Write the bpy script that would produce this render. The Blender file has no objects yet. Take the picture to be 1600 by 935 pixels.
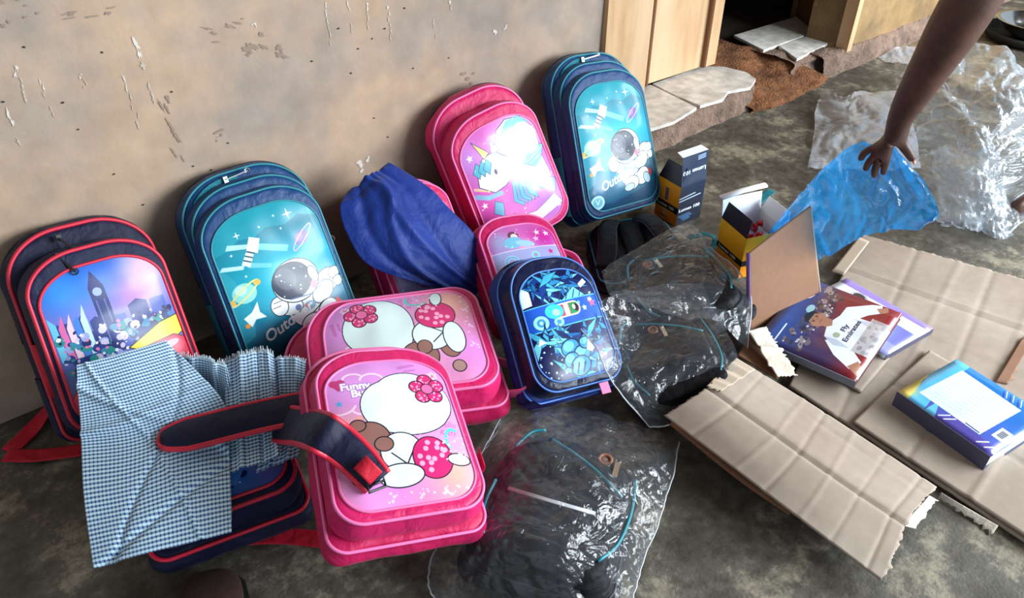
import bpy, bmesh, math, random
import numpy as np
from mathutils import Vector, Matrix, Euler

# ------------------------------------------------------------------ camera, world, light, exposure
scene = bpy.context.scene
C = scene.collection
random.seed(7)
RNG = np.random.RandomState(11)
PI = math.pi


def R(d):
    return math.radians(d)


cam_data = bpy.data.cameras.new('camera')
cam = bpy.data.objects.new('camera', cam_data)
C.objects.link(cam)
cam_data.sensor_fit = 'HORIZONTAL'
cam_data.sensor_width = 36.0
cam_data.lens = 36.0 * 1200.0 / 1600.0
cam.location = (-0.6850, -1.6540, 1.2500)
cam.rotation_euler = (R(90 - 37.0), 0, R(50.3 - 90))
scene.camera = cam
scene.view_settings.view_transform = 'Standard'
scene.view_settings.look = 'None'
scene.view_settings.gamma = 1
scene.view_settings.use_curve_mapping = False
scene.view_settings.exposure = 0.6
scene.cycles.transparent_max_bounces = 24
scene.cycles.max_bounces = 8


def lin(r, g, b, a=1.0):
    f = lambda c: (c / 255 / 12.92) if c / 255 <= .04045 else ((c / 255 + .055) / 1.055) ** 2.4
    return (f(r), f(g), f(b), a)


world = bpy.data.worlds.new('sky')
scene.world = world
world.use_nodes = True
bg = world.node_tree.nodes['Background']
bg.inputs['Color'].default_value = (.80, .92, 1.0, 1)
bg.inputs['Strength'].default_value = .45


def area(name, loc, target, sx, sy, power, col):
    l = bpy.data.lights.new(name, 'AREA')
    l.shape = 'RECTANGLE'
    l.size = sx
    l.size_y = sy
    l.energy = power
    l.color = col
    o = bpy.data.objects.new(name, l)
    o.location = loc
    o.rotation_euler = (Vector(target) - Vector(loc)).to_track_quat('-Z', 'Y').to_euler()
    C.objects.link(o)
    return o


area('open_veranda_front', (2.9, -4.0, 1.65), (.7, -.4, .3), 3.2, 1.7, 290, (.86, .95, 1.0))
area('open_veranda_end', (4.6, -2.6, 1.7), (.7, -.9, .1), 1.8, 1.6, 95, (.92, .97, 1.0))


# ------------------------------------------------------------------ noise
def vnoise(x, y, seed=0):
    r = np.random.RandomState(seed)
    T = r.rand(256, 256)
    x = np.asarray(x, float); y = np.asarray(y, float)
    xi = np.floor(x).astype(int); yi = np.floor(y).astype(int)
    fx = x - xi; fy = y - yi
    fx = fx * fx * (3 - 2 * fx); fy = fy * fy * (3 - 2 * fy)
    g = lambda a, b: T[a % 256, b % 256]
    return (g(xi, yi) * (1 - fx) + g(xi + 1, yi) * fx) * (1 - fy) + (g(xi, yi + 1) * (1 - fx) + g(xi + 1, yi + 1) * fx) * fy - .5


def fbm(x, y, seed=0, octv=4):
    s = 0; a = 1.0
    for k in range(octv):
        s = s + a * vnoise(np.asarray(x) * 2 ** k, np.asarray(y) * 2 ** k, seed + k)
        a *= .5
    return s


def crumple(x, y, seed=0, octv=4):
    s = 0; a = 1.0
    x = np.asarray(x) + .6 * vnoise(np.asarray(x) * .7, np.asarray(y) * .7, seed + 50)
    for k in range(octv):
        c, q = math.cos(1.1 * k + .4), math.sin(1.1 * k + .4)
        u, v = c * x - q * y, q * x + c * y
        s = s + a * np.abs(2 * vnoise(u * 2 ** k, v * 2 ** k, seed + k))
        a *= .55
    return s


# ------------------------------------------------------------------ materials
def nodes_of(m):
    m.use_nodes = True
    nt = m.node_tree
    return nt, nt.nodes, nt.links, nt.nodes['Principled BSDF']


_mats = {}


def fabric(name, col, rough=.6, weave=900, bump=.25, sheen=.06, spec=.3, wrinkle=.35):
    if name in _mats:
        return _mats[name]
    m = bpy.data.materials.new(name)
    nt, N, L, b = nodes_of(m)
    tc = N.new('ShaderNodeTexCoord')
    n = N.new('ShaderNodeTexNoise'); n.inputs['Scale'].default_value = 14; n.inputs['Detail'].default_value = 4
    L.new(tc.outputs['Object'], n.inputs['Vector'])
    mx = N.new('ShaderNodeMix'); mx.data_type = 'RGBA'
    c = lin(*col)
    mx.inputs['A'].default_value = tuple(v * .82 for v in c[:3]) + (1,)
    mx.inputs['B'].default_value = tuple(min(1, v * 1.15) for v in c[:3]) + (1,)
    L.new(n.outputs['Fac'], mx.inputs['Factor'])
    L.new(mx.outputs['Result'], b.inputs['Base Color'])
    b.inputs['Roughness'].default_value = rough
    b.inputs['Specular IOR Level'].default_value = spec
    b.inputs['Sheen Weight'].default_value = sheen
    b.inputs['Sheen Roughness'].default_value = .4
    w = N.new('ShaderNodeTexNoise'); w.inputs['Scale'].default_value = weave; w.inputs['Detail'].default_value = 1
    L.new(tc.outputs['Object'], w.inputs['Vector'])
    w2 = N.new('ShaderNodeTexNoise'); w2.inputs['Scale'].default_value = 22; w2.inputs['Detail'].default_value = 3; w2.inputs['Distortion'].default_value = .6
    L.new(tc.outputs['Object'], w2.inputs['Vector'])
    b1 = N.new('ShaderNodeBump'); b1.inputs['Strength'].default_value = bump; b1.inputs['Distance'].default_value = .001
    b2 = N.new('ShaderNodeBump'); b2.inputs['Strength'].default_value = wrinkle; b2.inputs['Distance'].default_value = .02
    L.new(w.outputs['Fac'], b1.inputs['Height']); L.new(w2.outputs['Fac'], b2.inputs['Height'])
    L.new(b2.outputs['Normal'], b1.inputs['Normal']); L.new(b1.outputs['Normal'], b.inputs['Normal'])
    _mats[name] = m
    return m


def plain(name, col, rough=.5, metal=0.0, spec=.5, coat=0.0, emit=None):
    if name in _mats:
        return _mats[name]
    m = bpy.data.materials.new(name)
    nt, N, L, b = nodes_of(m)
    b.inputs['Base Color'].default_value = lin(*col)
    n = N.new('ShaderNodeTexNoise'); n.inputs['Scale'].default_value = 40
    tc = N.new('ShaderNodeTexCoord'); L.new(tc.outputs['Object'], n.inputs['Vector'])
    mr = N.new('ShaderNodeMapRange'); mr.inputs['To Min'].default_value = max(0, rough - .06); mr.inputs['To Max'].default_value = min(1, rough + .06)
    L.new(n.outputs['Fac'], mr.inputs['Value']); L.new(mr.outputs['Result'], b.inputs['Roughness'])
    b.inputs['Metallic'].default_value = metal
    b.inputs['Specular IOR Level'].default_value = spec
    b.inputs['Coat Weight'].default_value = coat
    b.inputs['Coat Roughness'].default_value = .12
    _mats[name] = m
    return m


def mottled(name, cols, scale, rough=.8, bump=.3, dist=.004, detail=8, coord='Object', scale2=None, spec=.3, rough2=None, fine=160, lo=.72, hi=1.18, warp=0.0, nr=.62):
    """several noise scales mixing 3+ colours: concrete, plaster, wood dirt"""
    m = bpy.data.materials.new(name)
    nt, N, L, b = nodes_of(m)
    tc = N.new('ShaderNodeTexCoord')
    n = N.new('ShaderNodeTexNoise'); n.inputs['Scale'].default_value = scale; n.inputs['Detail'].default_value = detail; n.inputs['Roughness'].default_value = nr; n.inputs['Distortion'].default_value = warp
    L.new(tc.outputs[coord], n.inputs['Vector'])
    cr = N.new('ShaderNodeValToRGB')
    while len(cr.color_ramp.elements) < len(cols):
        cr.color_ramp.elements.new(.5)
    for e, (p, c) in zip(cr.color_ramp.elements, cols):
        e.position = p; e.color = lin(*c)
    L.new(n.outputs['Fac'], cr.inputs['Fac'])
    n2 = N.new('ShaderNodeTexNoise'); n2.inputs['Scale'].default_value = scale2 or scale * 6; n2.inputs['Detail'].default_value = 6
    L.new(tc.outputs[coord], n2.inputs['Vector'])
    mr = N.new('ShaderNodeMapRange'); mr.inputs['From Min'].default_value = .3; mr.inputs['From Max'].default_value = .7
    mr.inputs['To Min'].default_value = lo; mr.inputs['To Max'].default_value = hi
    L.new(n2.outputs['Fac'], mr.inputs['Value'])
    mul = N.new('ShaderNodeMix'); mul.data_type = 'RGBA'; mul.blend_type = 'MULTIPLY'; mul.inputs['Factor'].default_value = 1
    L.new(cr.outputs['Color'], mul.inputs['A']); L.new(mr.outputs['Result'], mul.inputs['B'])
    L.new(mul.outputs['Result'], b.inputs['Base Color'])
    b.inputs['Roughness'].default_value = rough
    b.inputs['Specular IOR Level'].default_value = spec
    if rough2 is not None:
        r2 = N.new('ShaderNodeMapRange'); r2.inputs['From Min'].default_value = .35; r2.inputs['From Max'].default_value = .65
        r2.inputs['To Min'].default_value = rough; r2.inputs['To Max'].default_value = rough2
        L.new(n2.outputs['Fac'], r2.inputs['Value']); L.new(r2.outputs['Result'], b.inputs['Roughness'])
    n3 = N.new('ShaderNodeTexNoise'); n3.inputs['Scale'].default_value = fine; n3.inputs['Detail'].default_value = 6
    L.new(tc.outputs[coord], n3.inputs['Vector'])
    ad = N.new('ShaderNodeMath'); ad.operation = 'ADD'
    L.new(n2.outputs['Fac'], ad.inputs[0]); L.new(n3.outputs['Fac'], ad.inputs[1])
    bp = N.new('ShaderNodeBump'); bp.inputs['Strength'].default_value = bump; bp.inputs['Distance'].default_value = dist
    L.new(ad.outputs[0], bp.inputs['Height']); L.new(bp.outputs['Normal'], b.inputs['Normal'])
    return m


def film(name, tint=(1, 1, 1), haze=.04, hazecol=(.9, .95, 1), rough=.07, gloss=1.0, bump=.5, scale=30, transl=False, base=.045):
    """thin clear or tinted plastic film"""
    m = bpy.data.materials.new(name)
    m.use_nodes = True
    nt = m.node_tree; N = nt.nodes; L = nt.links
    N.remove(N['Principled BSDF'])
    out = N['Material Output']
    tr = N.new('ShaderNodeBsdfTransparent'); tr.inputs['Color'].default_value = tuple(tint) + (1,)
    df = N.new('ShaderNodeBsdfTranslucent' if transl else 'ShaderNodeBsdfDiffuse'); df.inputs['Color'].default_value = tuple(hazecol) + (1,)
    gl = N.new('ShaderNodeBsdfGlossy'); gl.inputs['Roughness'].default_value = rough
    gl.inputs['Color'].default_value = (gloss, gloss, gloss, 1)
    lw = N.new('ShaderNodeLayerWeight'); lw.inputs['Blend'].default_value = .5
    pw = N.new('ShaderNodeMath'); pw.operation = 'POWER'; pw.inputs[1].default_value = 4.0; L.new(lw.outputs['Facing'], pw.inputs[0])
    fr = N.new('ShaderNodeMath'); fr.operation = 'MULTIPLY_ADD'; fr.inputs[1].default_value = .80; fr.inputs[2].default_value = base; L.new(pw.outputs[0], fr.inputs[0])
    tc = N.new('ShaderNodeTexCoord')
    n = N.new('ShaderNodeTexNoise'); n.inputs['Scale'].default_value = scale; n.inputs['Detail'].default_value = 5; n.inputs['Distortion'].default_value = 1.2
    L.new(tc.outputs['Object'], n.inputs['Vector'])
    bp = N.new('ShaderNodeBump'); bp.inputs['Strength'].default_value = bump; bp.inputs['Distance'].default_value = .012
    L.new(n.outputs['Fac'], bp.inputs['Height'])
    L.new(bp.outputs['Normal'], gl.inputs['Normal']); L.new(bp.outputs['Normal'], lw.inputs['Normal'])
    if transl:
        d2 = N.new('ShaderNodeBsdfDiffuse'); d2.inputs['Color'].default_value = tuple(hazecol) + (1,)
        ms = N.new('ShaderNodeMixShader'); ms.inputs[0].default_value = .5
        L.new(df.outputs[0], ms.inputs[1]); L.new(d2.outputs[0], ms.inputs[2]); dfo = ms.outputs[0]
    else:
        dfo = df.outputs[0]
    m1 = N.new('ShaderNodeMixShader'); m1.inputs[0].default_value = haze
    L.new(tr.outputs[0], m1.inputs[1]); L.new(dfo, m1.inputs[2])
    m2 = N.new('ShaderNodeMixShader')
    L.new(fr.outputs[0], m2.inputs[0]); L.new(m1.outputs[0], m2.inputs[1]); L.new(gl.outputs[0], m2.inputs[2])
    L.new(m2.outputs[0], out.inputs['Surface'])
    return m


# ------------------------------------------------------------------ flat prints (painted in memory)
_glyph = {}


def text_tris(s):
    if s in _glyph:
        return _glyph[s]
    cu = bpy.data.curves.new('lettering', 'FONT')
    cu.body = s
    cu.resolution_u = 3
    o = bpy.data.objects.new('lettering', cu)
    C.objects.link(o)
    dg = bpy.context.evaluated_depsgraph_get()
    me = o.evaluated_get(dg).to_mesh()
    me.calc_loop_triangles()
    v = np.array([p.co[:2] for p in me.vertices])
    t = [tuple(x.vertices) for x in me.loop_triangles]
    r = (v, t)
    bpy.data.objects.remove(o); bpy.data.curves.remove(cu)
    _glyph[s] = r
    return r


class Canvas:
    """coordinates: x 0..1 across, y 0..asp upwards; colours 0..255"""

    def __init__(s, asp, px=420, col=(255, 255, 255)):
        s.asp = asp; s.w = px; s.h = int(px * asp)
        s.a = np.ones((s.h, s.w, 3)) * np.array(col, float)
        s.X, s.Y = np.meshgrid((np.arange(s.w) + .5) / s.w, (np.arange(s.h) + .5) / s.w)

    def mix(s, mask, col, al=1.0):
        k = (mask * al)[..., None] if mask.dtype != bool else (mask.astype(float) * al)[..., None]
        s.a = s.a * (1 - k) + np.array(col, float) * k

    def vgrad(s, stops):
        ys = [p for p, c in stops]
        for k in range(3):
            s.a[..., k] = np.interp(s.Y / s.asp, ys, [c[k] for p, c in stops])

    def box(s, pts, pad=0.0):
        p = np.array(pts, float)
        x0 = max(0, int((p[:, 0].min() - pad) * s.w) - 1); x1 = min(s.w, int((p[:, 0].max() + pad) * s.w) + 2)
        y0 = max(0, int((p[:, 1].min() - pad) * s.w) - 1); y1 = min(s.h, int((p[:, 1].max() + pad) * s.w) + 2)
        return x0, x1, y0, y1

    def poly(s, pts, col, al=1.0, edge=None, ew=.006):
        x0, x1, y0, y1 = s.box(pts)
        if x1 <= x0 or y1 <= y0:
            return s
        X = s.X[y0:y1, x0:x1]; Y = s.Y[y0:y1, x0:x1]
        ins = np.zeros(X.shape, bool)
        n = len(pts)
        for i in range(n):
            ax, ay = pts[i]; bx, by = pts[(i + 1) % n]
            if ay == by:
                continue
            c = (ay > Y) != (by > Y)
            ins ^= c & (X < (bx - ax) * (Y - ay) / (by - ay) + ax)
        k = (ins * al)[..., None]
        s.a[y0:y1, x0:x1] = s.a[y0:y1, x0:x1] * (1 - k) + np.array(col, float) * k
        if edge:
            s.line(list(pts) + [pts[0]], ew, edge)
        return s

    def line(s, pts, wd, col, al=1.0):
        for (ax, ay), (bx, by) in zip(pts[:-1], pts[1:]):
            x0, x1, y0, y1 = s.box([(ax, ay), (bx, by)], wd)
            if x1 <= x0 or y1 <= y0:
                continue
            X = s.X[y0:y1, x0:x1]; Y = s.Y[y0:y1, x0:x1]
            dx, dy = bx - ax, by - ay
            t = np.clip(((X - ax) * dx + (Y - ay) * dy) / (dx * dx + dy * dy + 1e-12), 0, 1)
            d = np.hypot(X - ax - t * dx, Y - ay - t * dy)
            k = (np.clip((wd / 2 - d) * s.w + .5, 0, 1) * al)[..., None]
            s.a[y0:y1, x0:x1] = s.a[y0:y1, x0:x1] * (1 - k) + np.array(col, float) * k
        return s

    def ell(s, cx, cy, rx, ry, col, rot=0, al=1.0, edge=None, ew=.006, n=36, a0=0, a1=360):
        c, q = math.cos(R(rot)), math.sin(R(rot))
        pts = []
        for i in range(n):
            t = R(a0 + (a1 - a0) * i / n)
            x, y = rx * math.cos(t), ry * math.sin(t)
            pts.append((cx + c * x - q * y, cy + q * x + c * y))
        return s.poly(pts, col, al, edge, ew)

    def glow(s, cx, cy, r, col, al=1.0):
        d = np.hypot(s.X - cx, s.Y - cy) / r
        s.mix(np.exp(-d * d * 2), col, al)
        return s

    def speck(s, n, r, col, box, seed=0, al=1.0):
        g = random.Random(seed)
        for i in range(n):
            x = box[0] + g.random() * (box[2] - box[0]); y = box[1] + g.random() * (box[3] - box[1])
            rr = r * (.5 + g.random())
            c = col if not isinstance(col, list) else g.choice(col)
            s.ell(x, y, rr, rr * (.6 + .6 * g.random()), c, rot=g.random() * 180, al=al, n=10)
        return s

    def star(s, cx, cy, r, col, n=5, inner=.42, rot=90, edge=None):
        pts = []
        for i in range(2 * n):
            t = R(rot + 180 * i / n); q = r if i % 2 == 0 else r * inner
            pts.append((cx + q * math.cos(t), cy + q * math.sin(t)))
        return s.poly(pts, col, 1, edge)

    def text(s, st, x, y, size, col, rot=0, shear=0.0, bold=0.0):
        v, t = text_tris(st)
        c, q = math.cos(R(rot)), math.sin(R(rot))
        vx = (v[:, 0] + shear * v[:, 1]) * size; vy = v[:, 1] * size
        P = np.stack([x + c * vx - q * vy, y + q * vx + c * vy], 1)
        for tr in t:
            s.poly([tuple(P[i]) for i in tr], col)
        if bold:
            for tr in t:
                p = [tuple(P[i]) for i in tr]
                s.line(p + [p[0]], bold, col)
        return s

    def image(s, name):
        im = bpy.data.images.new(name, s.w, s.h)
        buf = np.ones((s.h, s.w, 4), np.float32)
        buf[..., :3] = np.clip(s.a / 255, 0, 1)
        im.pixels.foreach_set(buf.ravel())
        im.update()
        im.pack()
        return im


def printed(name, canvas, rough=.3, coat=.35, coatr=.12, spec=.5, bump=.012):
    m = bpy.data.materials.new(name)
    nt, N, L, b = nodes_of(m)
    t = N.new('ShaderNodeTexImage'); t.image = canvas.image(name); t.extension = 'EXTEND'
    uv = N.new('ShaderNodeUVMap'); uv.uv_map = 'UVMap'
    L.new(uv.outputs['UV'], t.inputs['Vector']); L.new(t.outputs['Color'], b.inputs['Base Color'])
    b.inputs['Roughness'].default_value = rough
    b.inputs['Specular IOR Level'].default_value = spec
    b.inputs['Coat Weight'].default_value = coat
    b.inputs['Coat Roughness'].default_value = coatr
    tc = N.new('ShaderNodeTexCoord')
    n = N.new('ShaderNodeTexNoise'); n.inputs['Scale'].default_value = 9; n.inputs['Detail'].default_value = 1
    L.new(tc.outputs['Object'], n.inputs['Vector'])
    bp = N.new('ShaderNodeBump'); bp.inputs['Strength'].default_value = 1.0; bp.inputs['Distance'].default_value = bump
    L.new(n.outputs['Fac'], bp.inputs['Height']); L.new(bp.outputs['Normal'], b.inputs['Coat Normal']); L.new(bp.outputs['Normal'], b.inputs['Normal'])
    return m


# ------------------------------------------------------------------ objects
def link(name, verts, faces, mat=None, parent=None, uvs=None, smooth=True, midx=None):
    me = bpy.data.meshes.new(name)
    me.from_pydata([tuple(map(float, v)) for v in verts], [], [tuple(int(i) for i in f) for f in faces])
    if uvs is not None:
        l = me.uv_layers.new(name='UVMap')
        vi = np.empty(len(me.loops), np.int32); me.loops.foreach_get('vertex_index', vi)
        l.data.foreach_set('uv', np.asarray(uvs, np.float32)[vi].ravel())
    for mm in (mat if isinstance(mat, (list, tuple)) else [mat]):
        if mm:
            me.materials.append(mm)
    if midx is not None:
        me.polygons.foreach_set('material_index', np.asarray(midx, np.int32))
    if smooth:
        me.polygons.foreach_set('use_smooth', np.ones(len(me.polygons), bool))
    me.update()
    o = bpy.data.objects.new(name, me)
    C.objects.link(o)
    if parent:
        o.parent = parent
    return o


def thing(name, label, cat, loc=(0, 0, 0), rot=(0, 0, 0), group=None, scale=1.0):
    o = bpy.data.objects.new(name, None)
    o.empty_display_size = .05
    C.objects.link(o)
    o.location = loc; o.rotation_euler = rot; o.scale = (scale,) * 3
    o['label'] = label; o['category'] = cat
    if group:
        o['group'] = group
    return o


def tag(o, label, cat, group=None):
    o['label'] = label; o['category'] = cat
    if group:
        o['group'] = group
    return o


def struct(o, label=None):
    o['kind'] = 'structure'
    if label:
        o['label'] = label
    return o


class G:
    """collects shapes into one mesh"""

    def __init__(s):
        s.v = []; s.f = []; s.uv = []

    def add(s, v, f, uv=None):
        b = len(s.v)
        s.v += [tuple(p) for p in v]
        s.f += [tuple(i + b for i in q) for q in f]
        s.uv += list(uv) if uv is not None else [(0, 0)] * len(v)
        return s

    def box(s, c, d, rot=None, taper=1.0):
        hx, hy, hz = d[0] / 2, d[1] / 2, d[2] / 2
        P = []
        for z in (-hz, hz):
            k = taper if z > 0 else 1
            for x, y in ((-hx, -hy), (hx, -hy), (hx, hy), (-hx, hy)):
                p = Vector((x * k, y * k, z))
                if rot is not None:
                    p = rot @ p
                P.append((p.x + c[0], p.y + c[1], p.z + c[2]))
        return s.add(P, [(3, 2, 1, 0), (4, 5, 6, 7), (0, 1, 5, 4), (1, 2, 6, 5), (2, 3, 7, 6), (3, 0, 4, 7)])

    def tube(s, path, r, n=8, closed=False, flat=1.0, cap=True):
        v, f = sweep(path, r, n, closed, flat)
        if cap and not closed:
            m = len(path)
            f = list(f) + [tuple(range(n - 1, -1, -1)), tuple((m - 1) * n + i for i in range(n))]
        return s.add(v, f)

    def obj(s, name, mat, parent=None, smooth=True):
        return link(name, s.v, s.f, mat, parent, s.uv, smooth)


def sweep(path, r, n=8, closed=False, flat=1.0, up=(0, 0, 1)):
    P = [Vector(p) for p in path]
    m = len(P); V = []; F = []
    rr = r if isinstance(r, (list, tuple, np.ndarray)) else [r] * m
    prev = None
    for i in range(m):
        a = P[(i - 1) % m] if (closed or i > 0) else P[i]
        b = P[(i + 1) % m] if (closed or i < m - 1) else P[i]
        t = (b - a)
        t = t.normalized() if t.length > 1e-9 else Vector((1, 0, 0))
        if prev is None:
            u = Vector(up)
            if abs(u.dot(t)) > .95:
                u = Vector((1, 0, 0))
            nrm = (u - t * u.dot(t)).normalized()
        else:
            nrm = prev - t * prev.dot(t)
            nrm = nrm.normalized() if nrm.length > 1e-6 else Vector((0, 0, 1))
        prev = nrm
        bi = t.cross(nrm)
        for k in range(n):
            w = 2 * PI * k / n
            V.append(tuple(P[i] + nrm * (math.cos(w) * rr[i] * flat) + bi * (math.sin(w) * rr[i])))
    for i in range(m if closed else m - 1):
        j = (i + 1) % m
        for k in range(n):
            F.append((i * n + k, i * n + (k + 1) % n, j * n + (k + 1) % n, j * n + k))
    return V, F


def smooth_path(pts, n=8, closed=False):
    P = [np.array(p, float) for p in pts]
    m = len(P); out = []
    for i in range(m if closed else m - 1):
        p1, p2 = P[i], P[(i + 1) % m]
        p0 = P[i - 1] if (closed or i > 0) else 2 * p1 - p2
        p3 = P[(i + 2) % m] if (closed or i < m - 2) else 2 * p2 - p1
        for k in range(n):
            t = k / n
            out.append(.5 * (2 * p1 + (p2 - p0) * t + (2 * p0 - 5 * p1 + 4 * p2 - p3) * t * t + (3 * p1 - p0 - 3 * p2 + p3) * t ** 3))
    if not closed:
        out.append(P[-1])
    return out


def ribbon(path, width, side, th=.002, name='strap', mat=None, parent=None, uvlen=False):
    """flat strap: path of 3d points, side = list (or one) of across vectors"""
    P = [Vector(p) for p in path]; m = len(P)
    g = G(); V = []
    S = [Vector(side).normalized()] * m if not isinstance(side, list) else [Vector(x).normalized() for x in side]
    ww = width if isinstance(width, (list, tuple)) else [width] * m
    for i in range(m):
        t = (P[min(i + 1, m - 1)] - P[max(i - 1, 0)]).normalized()
        n = t.cross(S[i]).normalized() * th / 2
        a = S[i] * ww[i] / 2
        V += [P[i] - a - n, P[i] + a - n, P[i] + a + n, P[i] - a + n]
    F = []
    for i in range(m - 1):
        for k in range(4):
            F.append((i * 4 + k, i * 4 + (k + 1) % 4, i * 4 + 4 + (k + 1) % 4, i * 4 + 4 + k))
    F += [(3, 2, 1, 0), tuple((m - 1) * 4 + k for k in range(4))]
    return link(name, V, F, mat, parent, smooth=False)


def net(ctrl, nu, nv):
    """interpolate a control net rows x cols of 3d points (Catmull-Rom) to a (nv+1, nu+1, 3) grid"""
    A = np.array(ctrl, float)

    def interp(A, n):
        m = A.shape[0]
        ext = np.concatenate([[2 * A[0] - A[1]], A, [2 * A[-1] - A[-2]]])
        ts = np.linspace(0, m - 1, n + 1)
        out = []
        for t in ts:
            i = min(int(t), m - 2); f = t - i
            p0, p1, p2, p3 = ext[i], ext[i + 1], ext[i + 2], ext[i + 3]
            out.append(.5 * (2 * p1 + (p2 - p0) * f + (2 * p0 - 5 * p1 + 4 * p2 - p3) * f * f + (3 * p1 - p0 - 3 * p2 + p3) * f ** 3))
        return np.array(out)
    B = interp(A, nv)
    return np.swapaxes(interp(np.swapaxes(B, 0, 1), nu), 0, 1)


def gnormals(Gd):
    du = np.gradient(Gd, axis=1); dv = np.gradient(Gd, axis=0)
    n = np.cross(du, dv)
    return n / (np.linalg.norm(n, axis=2, keepdims=True) + 1e-12)


def grid_obj(name, Gd, mat, parent=None, th=0.0, uvscale=None, flip=False, smooth=True, keep=None):
    nv, nu = Gd.shape[:2]
    V = Gd.reshape(-1, 3)
    F = []
    for j in range(nv - 1):
        for i in range(nu - 1):
            if keep is not None and not keep[j, i]:
                continue
            q = (j * nu + i, j * nu + i + 1, (j + 1) * nu + i + 1, (j + 1) * nu + i)
            F.append(q[::-1] if flip else q)
    if uvscale is None:
        U, W = np.meshgrid(np.linspace(0, 1, nu), np.linspace(0, 1, nv))
    else:
        U, W = np.meshgrid(np.linspace(0, uvscale[0], nu), np.linspace(0, uvscale[1], nv))
    uv = np.stack([U, W], 2).reshape(-1, 2)
    o = link(name, V, F, mat, parent, uv, smooth)
    if th:
        md = o.modifiers.new('thickness', 'SOLIDIFY'); md.thickness = th; md.offset = 0
    return o


# ------------------------------------------------------------------ the setting
PLASTER = mottled('plaster', [(.28, (146, 136, 130)), (.44, (166, 148, 134)), (.58, (184, 156, 132)), (.75, (170, 156, 146))], 2.6, .78, .3, .003, scale2=14, fine=90, lo=.86, hi=1.08)
PLASTER_B = mottled('plaster_ochre', [(.3, (112, 92, 66)), (.55, (142, 114, 78)), (.8, (120, 100, 76))], 3.0, .8, .4, .005, scale2=11, fine=80)
CONCRETE = mottled('concrete', [(.28, (50, 44, 37)), (.42, (72, 66, 57)), (.52, (92, 88, 79)), (.60, (146, 138, 120)), (.68, (92, 92, 87)), (.82, (62, 53, 44))], 5.5, .5, .3, .003, scale2=38, spec=.4, rough2=.8, fine=150, detail=12, nr=.74)
EARTH = mottled('bare_earth', [(.3, (96, 62, 40)), (.55, (140, 92, 60)), (.8, (110, 78, 56))], 9, .95, .8, .012, scale2=30, fine=120)
RUBBLE = mottled('broken_render', [(.3, (92, 76, 66)), (.5, (140, 116, 102)), (.75, (120, 96, 84))], 8, .95, .9, .015, scale2=26, fine=110)
TILE = mottled('dusty_tile', [(.3, (196, 190, 182)), (.55, (222, 218, 212)), (.8, (200, 188, 172))], 5, .5, .2, .002, scale2=24)
DARKROOM = plain('dark_room', (30, 22, 18), .9)  # near-black colour carries the shade of the unlit room
WOOD = None


def wood(name, c1, c2, c3, vert=(1.0, 14.0, 14.0)):
    m = bpy.data.materials.new(name)
    nt, N, L, b = nodes_of(m)
    tc = N.new('ShaderNodeTexCoord'); mp = N.new('ShaderNodeMapping'); mp.inputs['Scale'].default_value = (6, 6, .7)
    L.new(tc.outputs['Object'], mp.inputs['Vector'])
    n = N.new('ShaderNodeTexNoise'); n.inputs['Scale'].default_value = 1.6; n.inputs['Detail'].default_value = 7; n.inputs['Distortion'].default_value = .7
    L.new(mp.outputs['Vector'], n.inputs['Vector'])
    cr = N.new('ShaderNodeValToRGB'); cr.color_ramp.elements.new(.5)
    for e, (p, c) in zip(cr.color_ramp.elements, ((.3, c1), (.5, c2), (.72, c3))):
        e.position = p; e.color = lin(*c)
    L.new(n.outputs['Fac'], cr.inputs['Fac']); L.new(cr.outputs['Color'], b.inputs['Base Color'])
    b.inputs['Roughness'].default_value = .6
    bp = N.new('ShaderNodeBump'); bp.inputs['Strength'].default_value = .3; bp.inputs['Distance'].default_value = .003
    L.new(n.outputs['Fac'], bp.inputs['Height']); L.new(bp.outputs['Normal'], b.inputs['Normal'])
    return m


WOOD = wood('pale_wood', (172, 130, 92), (200, 164, 124), (210, 180, 146))
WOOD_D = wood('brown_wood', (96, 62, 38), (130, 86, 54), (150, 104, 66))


def slab(name, x0, x1, y0, y1, z0, z1, mat, parent=None):
    return G().box(((x0 + x1) / 2, (y0 + y1) / 2, (z0 + z1) / 2), (x1 - x0, y1 - y0, z1 - z0)).obj(name, mat, parent, False)


# floor: gently uneven concrete
xs = np.linspace(-3.2, 6.0, 150); ys = np.linspace(-6.5, .02, 110)
X, Y = np.meshgrid(xs, ys)
Z = np.clip(.006 * fbm(X * 2.2, Y * 2.2, 5), -.01, .0) - .0005
floor = grid_obj('floor', np.stack([X, Y, Z], 2), CONCRETE)
struct(floor, 'mottled grey and brown worn concrete floor')
struct(slab('ceiling', -3.2, 6.0, -2.9, 0.2, 2.55, 2.65, plain('old_boards', (70, 58, 46), .9)))

DX0, DX1 = 1.25, 2.6     # doorway in the wall
# left wall with a slightly uneven face
xs = np.linspace(-3.2, DX0, 120); zs = np.linspace(-.03, 2.6, 80)
X, Zz = np.meshgrid(xs, zs)
Yw = .012 * fbm(X * 1.6, Zz * 1.6, 21) - .004
wl = grid_obj('wall_back', np.stack([X, Yw, Zz], 2), PLASTER)
struct(wl, 'stained cream plaster wall behind the school bags')
slab('wall_core', -3.2, DX0, .02, .2, 0, 2.6, PLASTER, wl)
# stains, drips and chips on that wall
CHIP = plain('white_paint', (212, 202, 190), .8)
FAINT = plain('faint_paint', (188, 172, 156), .8)
SMUDGE = plain('grey_smudge', (146, 126, 112), .9)
DOT = plain('dark_speck', (44, 38, 34), .9)


def wall_y(x, z):
    return .012 * float(fbm(np.array(x * 1.6), np.array(z * 1.6), 21)) - .004


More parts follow.
